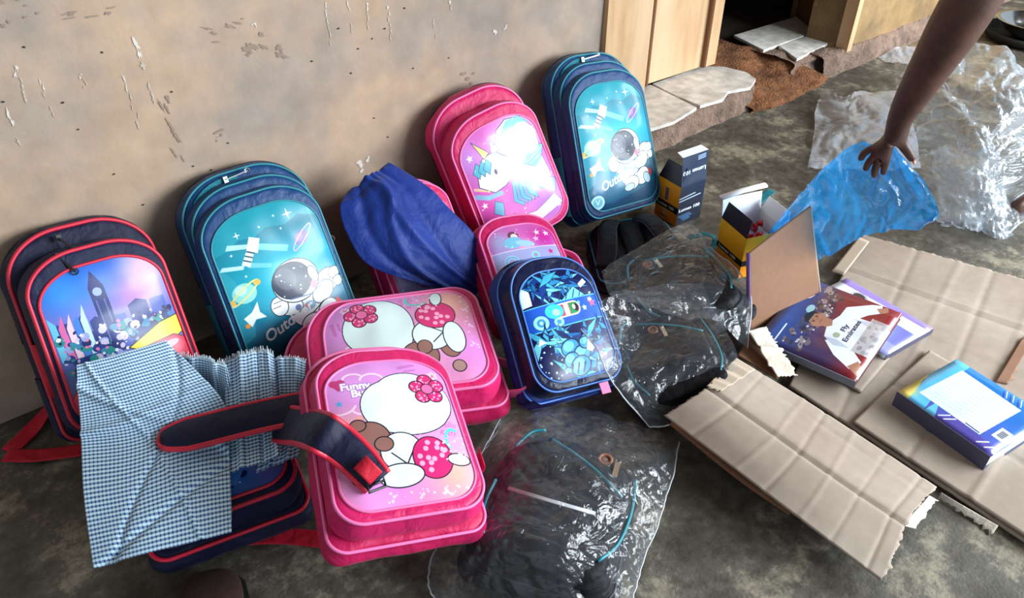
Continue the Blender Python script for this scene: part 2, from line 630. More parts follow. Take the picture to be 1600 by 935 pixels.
def blot(name, x, z, rx, rz, mat, seed, rot=0, n=18, rag=.45):
    g = random.Random(seed); c, q = math.cos(R(rot)), math.sin(R(rot))
    v = []
    for k in range(n):
        t = 2 * PI * k / n; r = 1 - rag * g.random()
        a, b = rx * r * math.cos(t), rz * r * math.sin(t)
        px, pz = x + c * a - q * b, z + q * a + c * b
        v.append((px, wall_y(px, pz) - .0016, pz))
    return link(name, v, [tuple(range(n))], mat, wl, smooth=False)


for i, (p, rx, rz, rot) in enumerate([((0.1310, 0.0000, 0.7425), 0.006, 0.1, 0), ((0.1924, 0.0000, 0.7342), 0.005, 0.075, 0), ((0.2370, 0.0000, 0.7233), 0.007, 0.065, 0), ((0.2967, 0.0000, 0.7066), 0.01, 0.085, 0), ((0.4288, 0.0000, 0.6478), 0.006, 0.05, 0), ((-0.2881, 0.0000, 0.7495), 0.012, 0.13, 0), ((-0.5046, 0.0000, 0.7456), 0.008, 0.07, 0), ((-0.5426, 0.0000, 0.6754), 0.012, 0.12, 0), ((-0.3271, 0.0000, 0.6888), 0.006, 0.12, 0), ((-0.4013, 0.0000, 0.7065), 0.006, 0.03, 0), ((-0.4742, 0.0000, 0.7140), 0.005, 0.08, 0), ((0.4809, 0.0000, 0.6824), 0.012, 0.03, 0)]):
    rr = random.Random(i)
    for k in range(6):
        if k > 1 and rr.random() < .25:
            continue
        blot('paint_drip', p[0] + .004 * rr.uniform(-1, 1), p[2] - rz * (k + .5) / 6, rx * rr.uniform(.25, .55), rz / 6 * rr.uniform(.5, .95), CHIP if k < 2 else FAINT, i * 19 + k, rr.uniform(-6, 6), 22, .75)
for i, (p, r) in enumerate([((0.1774, 0.0000, 0.3207), 0.022), ((0.6292, 0.0000, 0.5712), 0.012), ((-0.0418, 0.0000, 0.7254), 0.006), ((0.6654, 0.0000, 0.5778), 0.008)]):
    for k in range(5):
        rr = random.Random(i * 9 + k)
        blot('paint_chip', p[0] + rr.uniform(-1, 1) * r * .8, p[2] + rr.uniform(-1, 1) * r * .8, r * rr.uniform(.2, .6), r * rr.uniform(.2, .6), CHIP, i * 31 + k)
for i, (p, rx, rz, rot) in enumerate([((-0.1053, 0.0000, 0.7247), 0.06, 0.02, -20), ((-0.0280, 0.0000, 0.6781), 0.07, 0.035, -30), ((-0.2644, 0.0000, 0.5275), 0.02, 0.09, 15), ((-0.1721, 0.0000, 0.5045), 0.02, 0.015, 0), ((-0.4623, 0.0000, 0.8352), 0.05, 0.02, 0), ((0.5170, 0.0000, 0.4549), 0.05, 0.03, 0), ((-0.3594, 0.0000, 0.8160), 0.06, 0.015, 0)]):
    for k in range(7):
        rr = random.Random(i * 77 + k)
        blot('smudge', p[0] + rr.uniform(-1, 1) * rx * .8, p[2] + rr.uniform(-1, 1) * rz, rx * rr.uniform(.1, .35), rz * rr.uniform(.1, .3), SMUDGE, i * 13 + k, rot, rag=.7)
for i, p in enumerate([(-0.4778, 0.0000, 0.7729), (-0.5442, 0.0000, 0.6858), (-0.3530, 0.0000, 0.7358), (0.1571, 0.0000, 0.6785), (0.2813, 0.0000, 0.6519), (0.2432, 0.0000, 0.6366), (0.2020, 0.0000, 0.6208), (0.1749, 0.0000, 0.5673), (0.3543, 0.0000, 0.5362), (0.2584, 0.0000, 0.3745), (-0.2466, 0.0000, 0.6297), (-0.2434, 0.0000, 0.4546), (-0.3686, 0.0000, 0.4021), (-0.4494, 0.0000, 0.6594), (-0.1558, 0.0000, 0.4839), (-0.4047, 0.0000, 0.4894), (0.0774, 0.0000, 0.6196), (0.2234, 0.0000, 0.4381), (0.3424, 0.0000, 0.6891), (-0.2073, 0.0000, 0.4331), (-0.4401, 0.0000, 0.6008), (0.4680, 0.0000, 0.5371)]):
    blot('speck', p[0], p[2], .0035, .0025, DOT, i, n=9)

# right wall beyond the doorway
xs = np.linspace(DX1, 6.0, 70)
X, Zz = np.meshgrid(xs, np.linspace(-.03, 2.6, 60))
wr = grid_obj('wall_right', np.stack([X, .016 * fbm(X * 2, Zz * 2, 33), Zz], 2), PLASTER_B)
struct(wr, 'ochre plaster wall to the right of the open doorway')
slab('wall_core', DX1, 6.0, .025, .2, 0, 2.6, PLASTER_B, wr)
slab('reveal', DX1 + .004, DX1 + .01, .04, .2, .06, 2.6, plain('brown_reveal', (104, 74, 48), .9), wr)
struct(slab('wall_above', DX0, DX1, .0, .2, 2.0, 2.6, PLASTER))

# raised threshold: broken render front, tiles, a worn earth gap
SZ = .09
sill = bpy.data.objects.new('trim_1', None); C.objects.link(sill); struct(sill, 'broken raised threshold of the doorway with dusty tiles')


def lumpy(name, ctrl, nu, nv, amp, freq, seed, mat, parent):
    Gd = net(ctrl, nu, nv); n = gnormals(Gd)
    w = fbm(Gd[..., 0] * freq, (Gd[..., 1] + Gd[..., 2]) * freq, seed)
    return grid_obj(name, Gd + n * (amp * w)[..., None], mat, parent)


FY = 0.0        # how far the threshold stands in front of the wall
xa, xb, xc, xd = DX0 - .05, 2.0, 2.3, 2.6
lumpy('render_edge', [[(xa, -FY - .03, -.01), (xb - .12, -FY - .02, -.01), (xb + .02, -FY + .03, -.01)],
                      [(xa, -FY, SZ * .6), (xb - .12, -FY, SZ * .6), (xb + .01, -FY + .05, SZ * .5)],
                      [(xa, -FY + .01, SZ - .004), (xb - .1, -FY + .02, SZ - .004), (xb, -FY + .07, SZ - .01)],
                      [(xa, .1, SZ - .006), (xb - .1, .1, SZ - .006), (xb - .02, .1, SZ - .006)]], 60, 26, .016, 22, 3, RUBBLE, sill)
lumpy('render_edge', [[(xc - .05, -FY + .0, -.01), (xc + .25, -FY, -.01), (xd, -.03, -.01), (xd + 2.2, -.02, -.01)],
                      [(xc - .02, -FY + .05, SZ * .5), (xc + .25, -FY + .03, SZ * .6), (xd, -.02, SZ * .6), (xd + 2.2, -.012, SZ * .5)],
                      [(xc, -FY + .07, SZ - .006), (xc + .25, -FY + .04, SZ - .004), (xd, .0, SZ), (xd + 2.2, .0, SZ)],
                      [(xc - .02, .3, SZ - .006), (xc + .25, .3, SZ - .006), (xd, .06, SZ), (xd + 2.2, .04, SZ)]], 90, 26, .014, 20, 4, RUBBLE, sill)
lumpy('earth_ramp', [[(xb - .12, -FY - .05, -.004), ((xb + xc) / 2, -FY - .07, -.004), (xc + .12, -FY - .05, -.004)],
                     [(xb - .1, -.02, SZ * .3), ((xb + xc) / 2, -.02, SZ * .25), (xc + .1, -.02, SZ * .3)],
                     [(xb - .25, .3, SZ * .95), ((xb + xc) / 2, .3, SZ * .85), (xc + .0, .3, SZ * .95)],
                     [(xb - .4, 1.2, SZ * 1.25), ((xb + xc) / 2, 1.2, SZ * 1.2), (xc + .0, 1.2, SZ * 1.15)]], 40, 50, .03, 11, 6, EARTH, sill)


def tile(poly, z, seed, th=.012):
    n = len(poly)
    V = [(x, y, z) for x, y in poly] + [(x, y, z - th) for x, y in poly]
    F = [tuple(range(n)), tuple(range(2 * n - 1, n - 1, -1))] + [(i, (i + 1) % n, n + (i + 1) % n, n + i) for i in range(n)]
    return link('tile', V, F, TILE, sill, smooth=False)


for k, pl in enumerate([[(1.24, -.01), (1.42, -.03), (1.585, .0), (1.60, .12), (1.62, .26), (1.24, .28)], [(1.605, .0), (1.72, -.015), (1.80, .02), (1.90, -.01), (1.99, .03), (2.02, .10), (2.0, .20), (1.93, .26), (1.63, .26), (1.61, .12)], [(2.32, .06), (2.50, .075), (2.62, .09), (2.68, .20), (2.40, .205), (2.36, .13)], [(2.30, .215), (2.69, .212), (2.82, .40), (2.36, .42)]]):
    tile(pl, SZ + .006 + .0015 * (k % 2), k)
# room behind the doorway
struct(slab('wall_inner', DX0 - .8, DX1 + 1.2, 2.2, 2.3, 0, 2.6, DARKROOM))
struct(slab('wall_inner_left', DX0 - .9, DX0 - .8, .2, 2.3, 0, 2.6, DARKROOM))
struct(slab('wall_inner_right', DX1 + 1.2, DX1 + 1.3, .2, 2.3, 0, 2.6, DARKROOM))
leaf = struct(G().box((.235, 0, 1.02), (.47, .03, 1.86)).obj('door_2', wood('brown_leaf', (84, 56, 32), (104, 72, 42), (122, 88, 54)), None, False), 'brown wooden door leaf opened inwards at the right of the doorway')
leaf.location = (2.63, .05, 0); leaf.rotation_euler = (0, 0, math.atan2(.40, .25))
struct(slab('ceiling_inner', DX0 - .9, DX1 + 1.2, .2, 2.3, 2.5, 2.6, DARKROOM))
struct(slab('floor_inner', DX0 - .8, DX1 + 1.2, .18, 2.2, SZ - .09, SZ - .03, plain('inner_floor', (58, 48, 40), .8)))  # floor colour darkened too, for the shade indoors
post = thing('wooden_post', 'narrow orange-brown wooden post standing in the dark doorway', 'post', (2.87, .43, .05))
G().box((0, 0, .8), (.055, .03, 1.6)).obj('shaft', WOOD_D, post, False)
G().box((.045, .02, .8), (.03, .05, 1.6)).obj('post_shadow_strip', plain('post_shadow_black', (26, 20, 18), .8), post, False)  # black strip stands in for the shadow beside the post

# wooden door leaf standing at the left of the opening, with its frame
door = bpy.data.objects.new('door_1', None); C.objects.link(door); struct(door, 'pale panelled wooden door leaf left of the dark opening')
DL = {'a': (1.30, .262), 'b': (1.965, .236)}
(dx0, dy0), (dx1, dy1) = DL['a'], DL['b']
ln = math.hypot(dx1 - dx0, dy1 - dy0); ang = math.atan2(dy1 - dy0, dx1 - dx0)
door.location = (dx0, dy0, 0); door.rotation_euler = (0, 0, ang)
zb = SZ + .022
st = ln * .09
G().box((st * .5, 0, 1.0 + zb / 2), (st, .034, 2.0 - zb)).obj('stile', WOOD, door, False)
G().box((ln - st * .5, 0, 1.0 + zb / 2), (st, .034, 2.0 - zb)).obj('stile', WOOD, door, False)
G().box((ln / 2, .004, 1.0 + zb / 2), (ln - 2 * st + .002, .016, 2.0 - zb)).obj('panel', WOOD, door, False)
for q in (.262, ln - st - .008):  # brown strips put the shade of the door grooves into colour
    G().box((q, -.008, 1.0 + zb / 2), (.016, .024, 2.0 - zb)).tube([(q + .010, -.010, zb), (q + .010, -.010, 2.0)], .005, 6).obj('groove_shade', WOOD_D, door)
jx0, jx1 = (1.045, 1.25)
jamb = struct(slab('trim_2', jx0, jx1, -.022, .18, SZ * .2, 2.0, WOOD), 'pale wooden door jamb against the plaster wall')
struct(slab('trim_3', DX1 - .006, DX1 + .03, -.012, .045, SZ * .9, 2.0, WOOD), 'pale narrow wooden jamb at the right of the opening')


# ------------------------------------------------------------------ backpacks
def outline(w, h, z0, rtx, rtz, rb, n=18):
    pts = []
    def arc(cx, cz, rx, rz, a0, a1):
        for k in range(n + 1):
            t = R(a0 + (a1 - a0) * k / n)
            pts.append((cx + rx * math.cos(t), cz + rz * math.sin(t)))
    def seg(a, b, m):
        for k in range(1, m):
            pts.append((a[0] + (b[0] - a[0]) * k / m, a[1] + (b[1] - a[1]) * k / m))
    arc(w / 2 - rb, z0 + rb, rb, rb, -90, 0)
    seg((w / 2, z0 + rb), (w / 2 * .96, z0 + h - rtz), 8)
    arc(w / 2 * .96 - rtx, z0 + h - rtz, rtx, rtz, 0, 90)
    seg((w / 2 * .96 - rtx, z0 + h), (-w / 2 * .96 + rtx, z0 + h), 4)
    arc(-w / 2 * .96 + rtx, z0 + h - rtz, rtx, rtz, 90, 180)
    seg((-w / 2 * .96, z0 + h - rtz), (-w / 2, z0 + rb), 8)
    arc(-w / 2 + rb, z0 + rb, rb, rb, 180, 270)
    seg((-w / 2 + rb, z0), (w / 2 - rb, z0), 8)
    return np.array(pts)


def inset(o, d):
    c = (o.max(0) + o.min(0)) / 2; hw = (o.max(0) - o.min(0)) / 2
    return c + (o - c) * (1 - d / hw)


def shell(name, o, y0, y1, mat, parent, puff=.006, rnd=.014, bulge=.006, seed=0, amp=.004, back=True, mat2=None, zsplit=None, uv=None, caprings=5):
    """a padded compartment: outline o lofted from y0 (back) to y1 (front), rounded over, closed by a domed face"""
    rings = []
    if back:
        rings += [(rnd * .9, y0 + .001), (rnd * .25, y0 - rnd * .15)]
    N = 7
    for k in range(N + 1):
        t = k / N
        rings.append((-puff * math.sin(PI * t), y0 - rnd * .4 * back + (y1 + rnd - y0 + rnd * .4 * back) * t))
    for k in range(1, 5):
        t = k / 4 * PI / 2
        rings.append((rnd * (1 - math.cos(t)), y1 + rnd - rnd * math.sin(t)))
    n = len(o); V = []
    for i, (d, y) in enumerate(rings):
        q = inset(o, d)
        for k, (x, z) in enumerate(q):
            V.append([x, y, z])
    last = inset(o, rings[-1][0]); c = (last.max(0) + last.min(0)) / 2
    for k in range(1, caprings):
        f = 1 - k / caprings
        for (x, z) in c + (last - c) * f:
            V.append([x, y1 - bulge * (1 - f * f), z])
    V.append([c[0], y1 - bulge, c[1]])
    V = np.array(V)
    if amp:
        w = fbm(V[:, 0] * 16 + V[:, 2] * 5, V[:, 2] * 16 + V[:, 1] * 24, seed, 3)
        d = V - np.array([c[0], (y0 + y1) / 2, c[1]]); d /= np.linalg.norm(d, axis=1, keepdims=True) + 1e-9
        V = V + d * (amp * w)[:, None]
    F = []; mi = []
    nr = len(rings) + caprings - 1
    for r in range(nr - 1):
        for k in range(n):
            a, b = r * n + k, r * n + (k + 1) % n
            F.append((a, b, b + n, a + n)); mi.append(1 if (mat2 and V[a][2] < zsplit) else 0)
    m = len(V) - 1
    for k in range(n):
        F.append(((nr - 1) * n + k, (nr - 1) * n + (k + 1) % n, m)); mi.append(1 if (mat2 and V[(nr - 1) * n + k][2] < zsplit) else 0)
    if back:
        F.append(tuple(range(n - 1, -1, -1))); mi.append(0)
    return link(name, V, F, [mat, mat2] if mat2 else mat, parent, None, True, mi if mat2 else None)


def panel(name, o, y, bulge, mat, parent):
    c = (o.max(0) + o.min(0)) / 2; lo = o.min(0); sz = o.max(0) - o.min(0)
    V = []; U = []; n = len(o); NR = 10
    for k in range(NR + 1):
        f = 1 - k / NR
        for (x, z) in c + (o - c) * f if k < NR else [tuple(c)]:
            e = min(1, (1 - f) / .08)
            V.append((x, y - .002 * (1 - (1 - e) ** 2) - bulge * (1 - f ** 2.2), z))
            U.append(((x - lo[0]) / sz[0], (z - lo[1]) / sz[1]))
    F = []
    for r in range(NR - 1):
        for k in range(n):
            a, b = r * n + k, r * n + (k + 1) % n
            F.append((a, b, b + n, a + n))
    m = len(V) - 1
    for k in range(n):
        F.append(((NR - 1) * n + k, (NR - 1) * n + (k + 1) % n, m))
    return link(name, V, F, mat, parent, U)


def piping(o, y, r, mat, parent, name='piping', d=.002, amp=0, seed=0):
    q = inset(o, d)
    v, f = sweep([(x, y, z) for x, z in q], r, 7, True)
    return link(name, v, f, mat, parent)


SILVER = plain('bright_zinc', (190, 190, 186), .28, metal=1.0)


def zipper_pull(o, idx, y, parent, mat=None, ln=.030, hang=(0, -.3, -1), name='zipper_pull', out=.004):
    x, z = o[idx % len(o)]
    g = G()
    g.box((x, y - out, z), (.009, .008, .013))
    h = Vector(hang).normalized()
    for k in range(1):
        p = Vector((x, y - out - .006, z))
        rot = h.to_track_quat('Z', 'Y')
        g.box(tuple(p + h * ln * .5), (.007, .0022, ln), rot.to_matrix())
        g.tube([tuple(p + h * ln + Vector((.006 * math.cos(t), 0, .006 * math.sin(t)))) for t in np.linspace(0, 2 * PI, 9)[:-1]], .0013, 5, True)
    return g.obj(name, mat or SILVER, parent, False)


def side_patch(name, o, lo, hi, y0, y1, sgn, mat, parent, off=.003, n=16):
    """strip of fabric on the gusset, following the outline between two heights"""
    pts = [(x, z) for x, z in o if x * sgn > 0 and lo <= z <= hi]
    pts.sort(key=lambda p: p[1])
    V = []; F = []
    for (x, z) in pts:
        for k in range(5):
            t = k / 4
            V.append((x + sgn * (off + .006 * math.sin(PI * t)), y0 + (y1 - y0) * t, z))
    for r in range(len(pts) - 1):
        for k in range(4):
            a = r * 5 + k
            F.append((a, a + 1, a + 6, a + 5))
    ob = link(name, V, F, mat, parent)
    md = ob.modifiers.new('thickness', 'SOLIDIFY'); md.thickness = .002
    return ob


def handle(parent, w, h, y, mat, rise=.035):
    p = smooth_path([(-w, y, h - .01), (-w * .8, y, h + rise * .7), (0, y, h + rise), (w * .8, y, h + rise * .7), (w, y, h - .01)], 6)
    return ribbon(p, .024, (0, 1, 0), .004, 'handle', mat, parent)


BLACKP_ = plain('dark_zip_tape', (26, 26, 40), .6)


def build_pack(label, pose, W, H, D, cols, pan, mat_panel, layers=1, seed=0, trim=None, group=None, rt=(.38, .22), prad=(.38, .22), pullmat=None,
               piper=.0028, back_straps=True, has_handle=False, body2=None, pipes_body=True, prb=.05, rb=.035, ring=None, split=.5):
    """cols: body, layer, pipe ; pan: (w, z0, z1) of the printed panel"""
    pos, eul, s = pose
    t = thing('backpack', label, 'backpack', pos, eul, group, s)
    fb, fl, fp = cols
    pw, pz0, pz1 = pan
    d0 = D * split
    ob = outline(W, H, 0, W * rt[0], H * rt[1], rb)
    shell('body', ob, 0, -d0, fb, t, seed=seed, amp=.006, mat2=body2, zsplit=H * .42)
    if pipes_body:
        piping(ob, -d0 + .004, piper, fp, t)
    zt = inset(ob, -.0045); up_ = [(x, -d0 * .45, z) for x, z in zt if z > H * .45]
    i0 = min(range(len(up_)), key=lambda i: (-up_[i][0], up_[i][2]))
    G().tube(up_[i0:] if i0 < 12 else up_, .0028, 6).obj('zipper', BLACKP_, t)
    y = -d0; prev = ob
    for k in range(layers):
        f = (k + 1) / (layers + .0)
        w = W + (pw + .034 - W) * f - .004
        top = H + (pz1 + .034 - H) * f
        bot = .004 + (pz0 - .024) * f
        o = outline(w, top - bot, bot, w * (rt[0] + (prad[0] - rt[0]) * f), (top - bot) * rt[1], rb + (prb - rb) * f)
        y1 = -d0 - (D - d0) * f
        shell('pocket' if k < layers - 1 else 'front_pocket', o, y + .012, y1, fl, t, seed=seed + k + 1, amp=.004, rnd=.011, bulge=.003, back=False, mat2=trim, zsplit=H * .34)
        piping(o, y1 + .004, piper, fp, t)
        y = y1; prev = o
    op = outline(pw, pz1 - pz0, pz0, pw * prad[0], (pz1 - pz0) * prad[1], prb)
    if ring:
        r = panel('panel_border', outline(pw + .022, pz1 - pz0 + .022, pz0 - .011, (pw + .02) * prad[0], (pz1 - pz0) * prad[1], prb), y + .002, .002, ring, t)
    panel('print_panel', op, y - .002, .012, mat_panel, t)
    piping(op, y - .002, piper * .8, fp, t, 'panel_edge', -.001)
    if has_handle:
        handle(t, W * .13, H, -.012, fl)
    n = len(ob)
    return t, ob, op, y


NAVY = fabric('navy_nylon', (15, 18, 50))
NAVY_L = fabric('navy_nylon_upper', (19, 24, 60))
RED = fabric('red_webbing', (196, 26, 52), weave=500)
REDP = plain('red_piping', (206, 34, 62), .45)
BLUE = fabric('slate_blue_nylon', (24, 64, 114), rough=.45)
BLUE_D = fabric('deep_blue_nylon', (16, 44, 88), rough=.5)
TEAL = fabric('teal_mesh', (16, 112, 128), weave=300, bump=.6)
TEALP = plain('teal_piping', (34, 128, 142), .4)
PINK = fabric('pink_nylon', (204, 32, 98), rough=.45)
PINK_D = fabric('deep_pink_nylon', (186, 22, 82), rough=.5)
PINKP = plain('light_pink_piping', (240, 120, 178), .4)
ROYAL = fabric('royal_nylon', (24, 46, 120), rough=.5)
INKYF = fabric('inky_fabric', (14, 22, 56), rough=.35)
INKY = plain('inky_blue_rubber', (18, 26, 58), .35)
SKYP = plain('light_blue_piping', (76, 128, 214), .4)
BLACK = fabric('black_nylon', (9, 8, 14), rough=.6, sheen=.03, spec=.2)
BLACKP = plain('black_binding', (24, 22, 28), .5)
GREYP = plain('reflective_grey', (176, 176, 180), .35)


# ---- prints
def art_space():
    c = Canvas(1.31, 420)
    c.vgrad([(0, (8, 74, 104)), (.35, (10, 120, 154)), (.6, (24, 160, 186)), (.85, (12, 118, 140)), (1, (30, 140, 156))])
    c.glow(.5, .62, .42, (70, 214, 236), .75); c.glow(.2, .9, .3, (20, 150, 170), .4)
    c.poly([(0, 1.31), (0, 1.02), (.12, 1.04), (.25, 1.10), (.38, 1.08), (.5, 1.13), (.66, 1.10), (.8, 1.15), (1, 1.08), (1, 1.31)], (36, 158, 176), .75)
    c.poly([(0, .98), (.1, .8), (.16, .5), (.1, .3), (0, .25)], (90, 190, 205), .35)
    for x, y, r in ((.72, 1.18, .05), (.25, 1.14, .035)):
        c.star(x, y, r, (240, 250, 250), 4, .22)
    for x, y in ((.45, 1.15), (.6, 1.2), (.15, 1.0), (.62, 1.08), (.2, .8)):
        c.star(x, y, .014, (225, 245, 250), 4, .4)
    # ringed planets
    c.ell(.76, .95, .075, .055, (110, 90, 170), 30); c.ell(.74, .96, .04, .03, (150, 120, 200), 30)
    c.ell(.77, .95, .14, .03, (190, 170, 230), 38, .0, (196, 178, 236), .010)
    c.ell(.14, .67, .10, .085, (150, 225, 220), 0); c.ell(.12, .70, .05, .04, (200, 245, 235))
    c.ell(.14, .67, .155, .035, (0, 0, 0), 28, 0, (232, 226, 150), .014); c.ell(.265, .725, .03, .025, (245, 190, 90)); c.ell(.02, .62, .03, .025, (245, 190, 90))
    # satellite
    c.poly([(.12, 1.05), (.30, 1.01), (.31, 1.045), (.15, 1.09)], (170, 225, 240)); c.poly([(.36, .98), (.60, .88), (.63, .93), (.38, 1.03)], (120, 205, 228))
    c.poly([(.02, .90), (.2, .86), (.22, .89), (.05, .93)], (190, 230, 240)); c.poly([(.24, .86), (.42, .80), (.44, .83), (.26, .90)], (120, 205, 228), .8)
    c.poly([(.28, 1.0), (.34, 1.1), (.42, 1.06), (.36, .95)], (235, 248, 250)); c.poly([(.2, .9), (.28, 1.0), (.33, .96), (.26, .86)], (220, 238, 244))
    for k in range(3):
        c.line([(.23 + .025 * k, .93 + .03 * k), (.28 + .025 * k, .9 + .03 * k)], .012, (40, 70, 90))
    # shuttle
    c.poly([(.06, .47), (.14, .50), (.21, .57), (.2, .48), (.24, .42), (.15, .43), (.1, .38)], (238, 248, 250)); c.ell(.07, .40, .02, .02, (240, 150, 60))
    # astronaut
    K = (30, 44, 62); Wt = (244, 250, 252)
    sh = (196, 222, 234)
    c.ell(.86, .52, .115, .10, Wt, 20, 1, K, .008); c.ell(.94, .56, .06, .05, Wt, 20, 1, K, .006); c.ell(.95, .48, .05, .045, Wt, 20, 1, K, .006)
    c.ell(.63, .36, .20, .18, Wt, 10, 1, K, .008)
    c.ell(.78, .44, .12, .08, Wt, 30, 1, K, .007)
    c.ell(.46, .42, .11, .075, Wt, -10, 1, K, .007)
    c.ell(.37, .46, .075, .085, Wt, 0, 1, K, .007)
    c.line([(.33, .50), (.40, .50)], .006, K); c.line([(.31, .46), (.38, .46)], .006, K)
    c.ell(.58, .62, .215, .185, Wt, 8, 1, K, .008)
    c.ell(.55, .63, .175, .155, (58, 66, 84), 8, 1, K, .01)
    c.ell(.50, .66, .09, .10, (110, 112, 128), 20, .6); c.ell(.62, .56, .05, .06, (30, 38, 58), 0, .7)
    c.speck(14, .006, (200, 210, 220), (.42, .52, .68, .74), 3)
    c.ell(.745, .62, .04, .075, Wt, 10, 1, K, .007)
    c.ell(.72, .53, .03, .035, (206, 120, 140), 0)
    c.ell(.52, .39, .028, .028, (120, 140, 180)); c.ell(.62, .37, .06, .04, (150, 190, 215)); c.ell(.60, .375, .02, .02, (230, 120, 120))
    c.line([(.48, .48), (.66, .46), (.78, .50)], .012, (90, 120, 160)); c.line([(.62, .29), (.75, .36)], .008, K)
    c.ell(.77, .27, .11, .085, Wt, 35, 1, K, .008); c.ell(.60, .22, .105, .075, Wt, 10, 1, K, .008)
    c.ell(.83, .24, .05, .065, sh, 30, 1, K, .007); c.ell(.56, .18, .075, .04, sh, 8, 1, K, .007)
    c.poly([(.88, .35), (.92, .30), (.90, .24), (.86, .3)], (220, 70, 70))
    c.poly([(0, .0), (.0, .08), (.3, .06), (.7, .13), (1, .2), (1, 0)], (6, 60, 92), .8)
    c.text('Outdoor', .17, .20, .135, (238, 250, 252), 15, .25, .006)
    c.ell(.10, .10, .085, .075, (190, 230, 236)); c.ell(.10, .10, .06, .05, (120, 190, 205)); c.text('V', .07, .07, .09, (240, 250, 250))
    return c


def dotted(c, cx, cy, rx, ry, rot=0, seed=1, n=9):
    c.ell(cx, cy, rx, ry, (212, 40, 116), rot, 1, (40, 20, 34), .008)
    g = random.Random(seed)
    for i in range(n):
        t = g.random() * 2 * PI; r = .8 * math.sqrt(g.random())
        c.ell(cx + rx * r * math.cos(t), cy + ry * r * math.sin(t), rx * .14, rx * .14, (248, 170, 206), n=12)


def art_pink(second=False):
    c = Canvas(1.25, 420)
    c.vgrad([(0, (232, 140, 186)), (.3, (226, 156, 204)), (.7, (222, 150, 226)), (1, (216, 140, 216))])
    c.glow(.15, .6, .22, (246, 190, 140), .7); c.glow(.85, .18, .25, (246, 190, 150), .7); c.glow(.3, .1, .3, (222, 140, 228), .8)
    Wl = (252, 216, 246)
    def puffs(pts, w=.016):
        for (x, y, r, a0, a1) in pts:
            c.line([(x + r * math.cos(R(a)), y + .7 * r * math.sin(R(a))) for a in np.linspace(a0, a1, 14)], w, Wl)
    puffs([(.24, 1.08, .08, 40, 180), (.38, 1.06, .09, 10, 170), (.52, 1.0, .07, -40, 140), (.1, .86, .12, 200, 340), (.28, .82, .1, 200, 350)])
    c.line([(.62, 1.16), (.74, 1.18)], .03, (190, 96, 176), .6); c.line([(.66, 1.12), (.74, 1.13)], .02, (190, 96, 176), .6)
    # lettering in bubble style with a heart
    for dx in (-.025, .025):
        c.ell(.115 + dx, 1.06, .036, .034, (196, 44, 116), 0)
    c.poly([(.06, 1.05), (.17, 1.05), (.115, .98)], (196, 44, 116))
    for st, x, y in (('Funny', .13, .985), ('Bunny', .20, .915)):
        c.text(st, x, y, .095, (150, 110, 190), 0, 0, .020); c.text(st, x, y, .095, (252, 232, 250), 0, 0, .008)
    c.star(.1, .87, .035, (90, 170, 232)); c.star(.22, .72, .025, (246, 180, 120))
    c.star(.88, 1.06, .05, (250, 200, 236), 6, .6); c.text('K', .865, 1.035, .06, (206, 60, 140))
    c.text('Hello', .80, .58, .07, (196, 90, 160), -6, .2); c.text('Kitty', .80, .51, .07, (196, 90, 160), -6, .2)
    K = (28, 20, 38); Wt = (226, 250, 252)
    # plain white cloud with dotted flower, dotted heart and a brown acorn shape
    cl = []
    for (x, y, rx, ry) in ((.50, .80, .25, .24), (.74, .80, .22, .22), (.62, .92, .24, .18), (.62, .72, .30, .19)):
        cl.append((x, y, rx, ry))
    for q in cl:
        c.ell(q[0], q[1], q[2] + .008, q[3] + .008, K)
    for q in cl:
        c.ell(*q, Wt)
    for k in range(5):
        t = R(90 + 72 * k)
        dotted(c, .80 + .085 * math.cos(t), .93 + .085 * math.sin(t), .062, .058, 0, k)
    c.ell(.80, .93, .05, .048, (236, 110, 170), 0, 1, K, .007)
    B = (146, 104, 96)
    c.ell(.27, .53, .15, .15, B, 10, 1, K, .009); c.ell(.20, .66, .06, .05, B, 0, 1, K, .008)
    c.ell(.36, .27, .13, .09, B, 0, 1, K, .009); c.ell(.14, .24, .055, .055, (176, 140, 132), 0, 1, K, .008)
    c.ell(.48, .40, .16, .16, Wt, 0, 1, K, .009); c.ell(.36, .48, .07, .06, B, 0, 1, K, .008)
    c.line([(.40, .40), (.50, .30), (.60, .46)], .010, K)
    dotted(c, .70, .33, .15, .17, 10, 12, 14)
    c.ell(.44, .22, .17, .09, Wt, 0, 1, K, .009); c.ell(.90, .29, .09, .05, Wt, -10, 1, K, .009)
    for k in range(9):
        t = R(20 * k + 60)
        c.ell(.90 + .06 * math.cos(t), .52 + .09 * math.sin(t) - .06, .014, .014, (74, 206, 196), n=10)
    c.speck(24, .007, (252, 226, 248), (.78, .3, .98, .5), 5); c.speck(40, .008, (250, 206, 240), (.3, .03, .98, .10), 6)
    return c


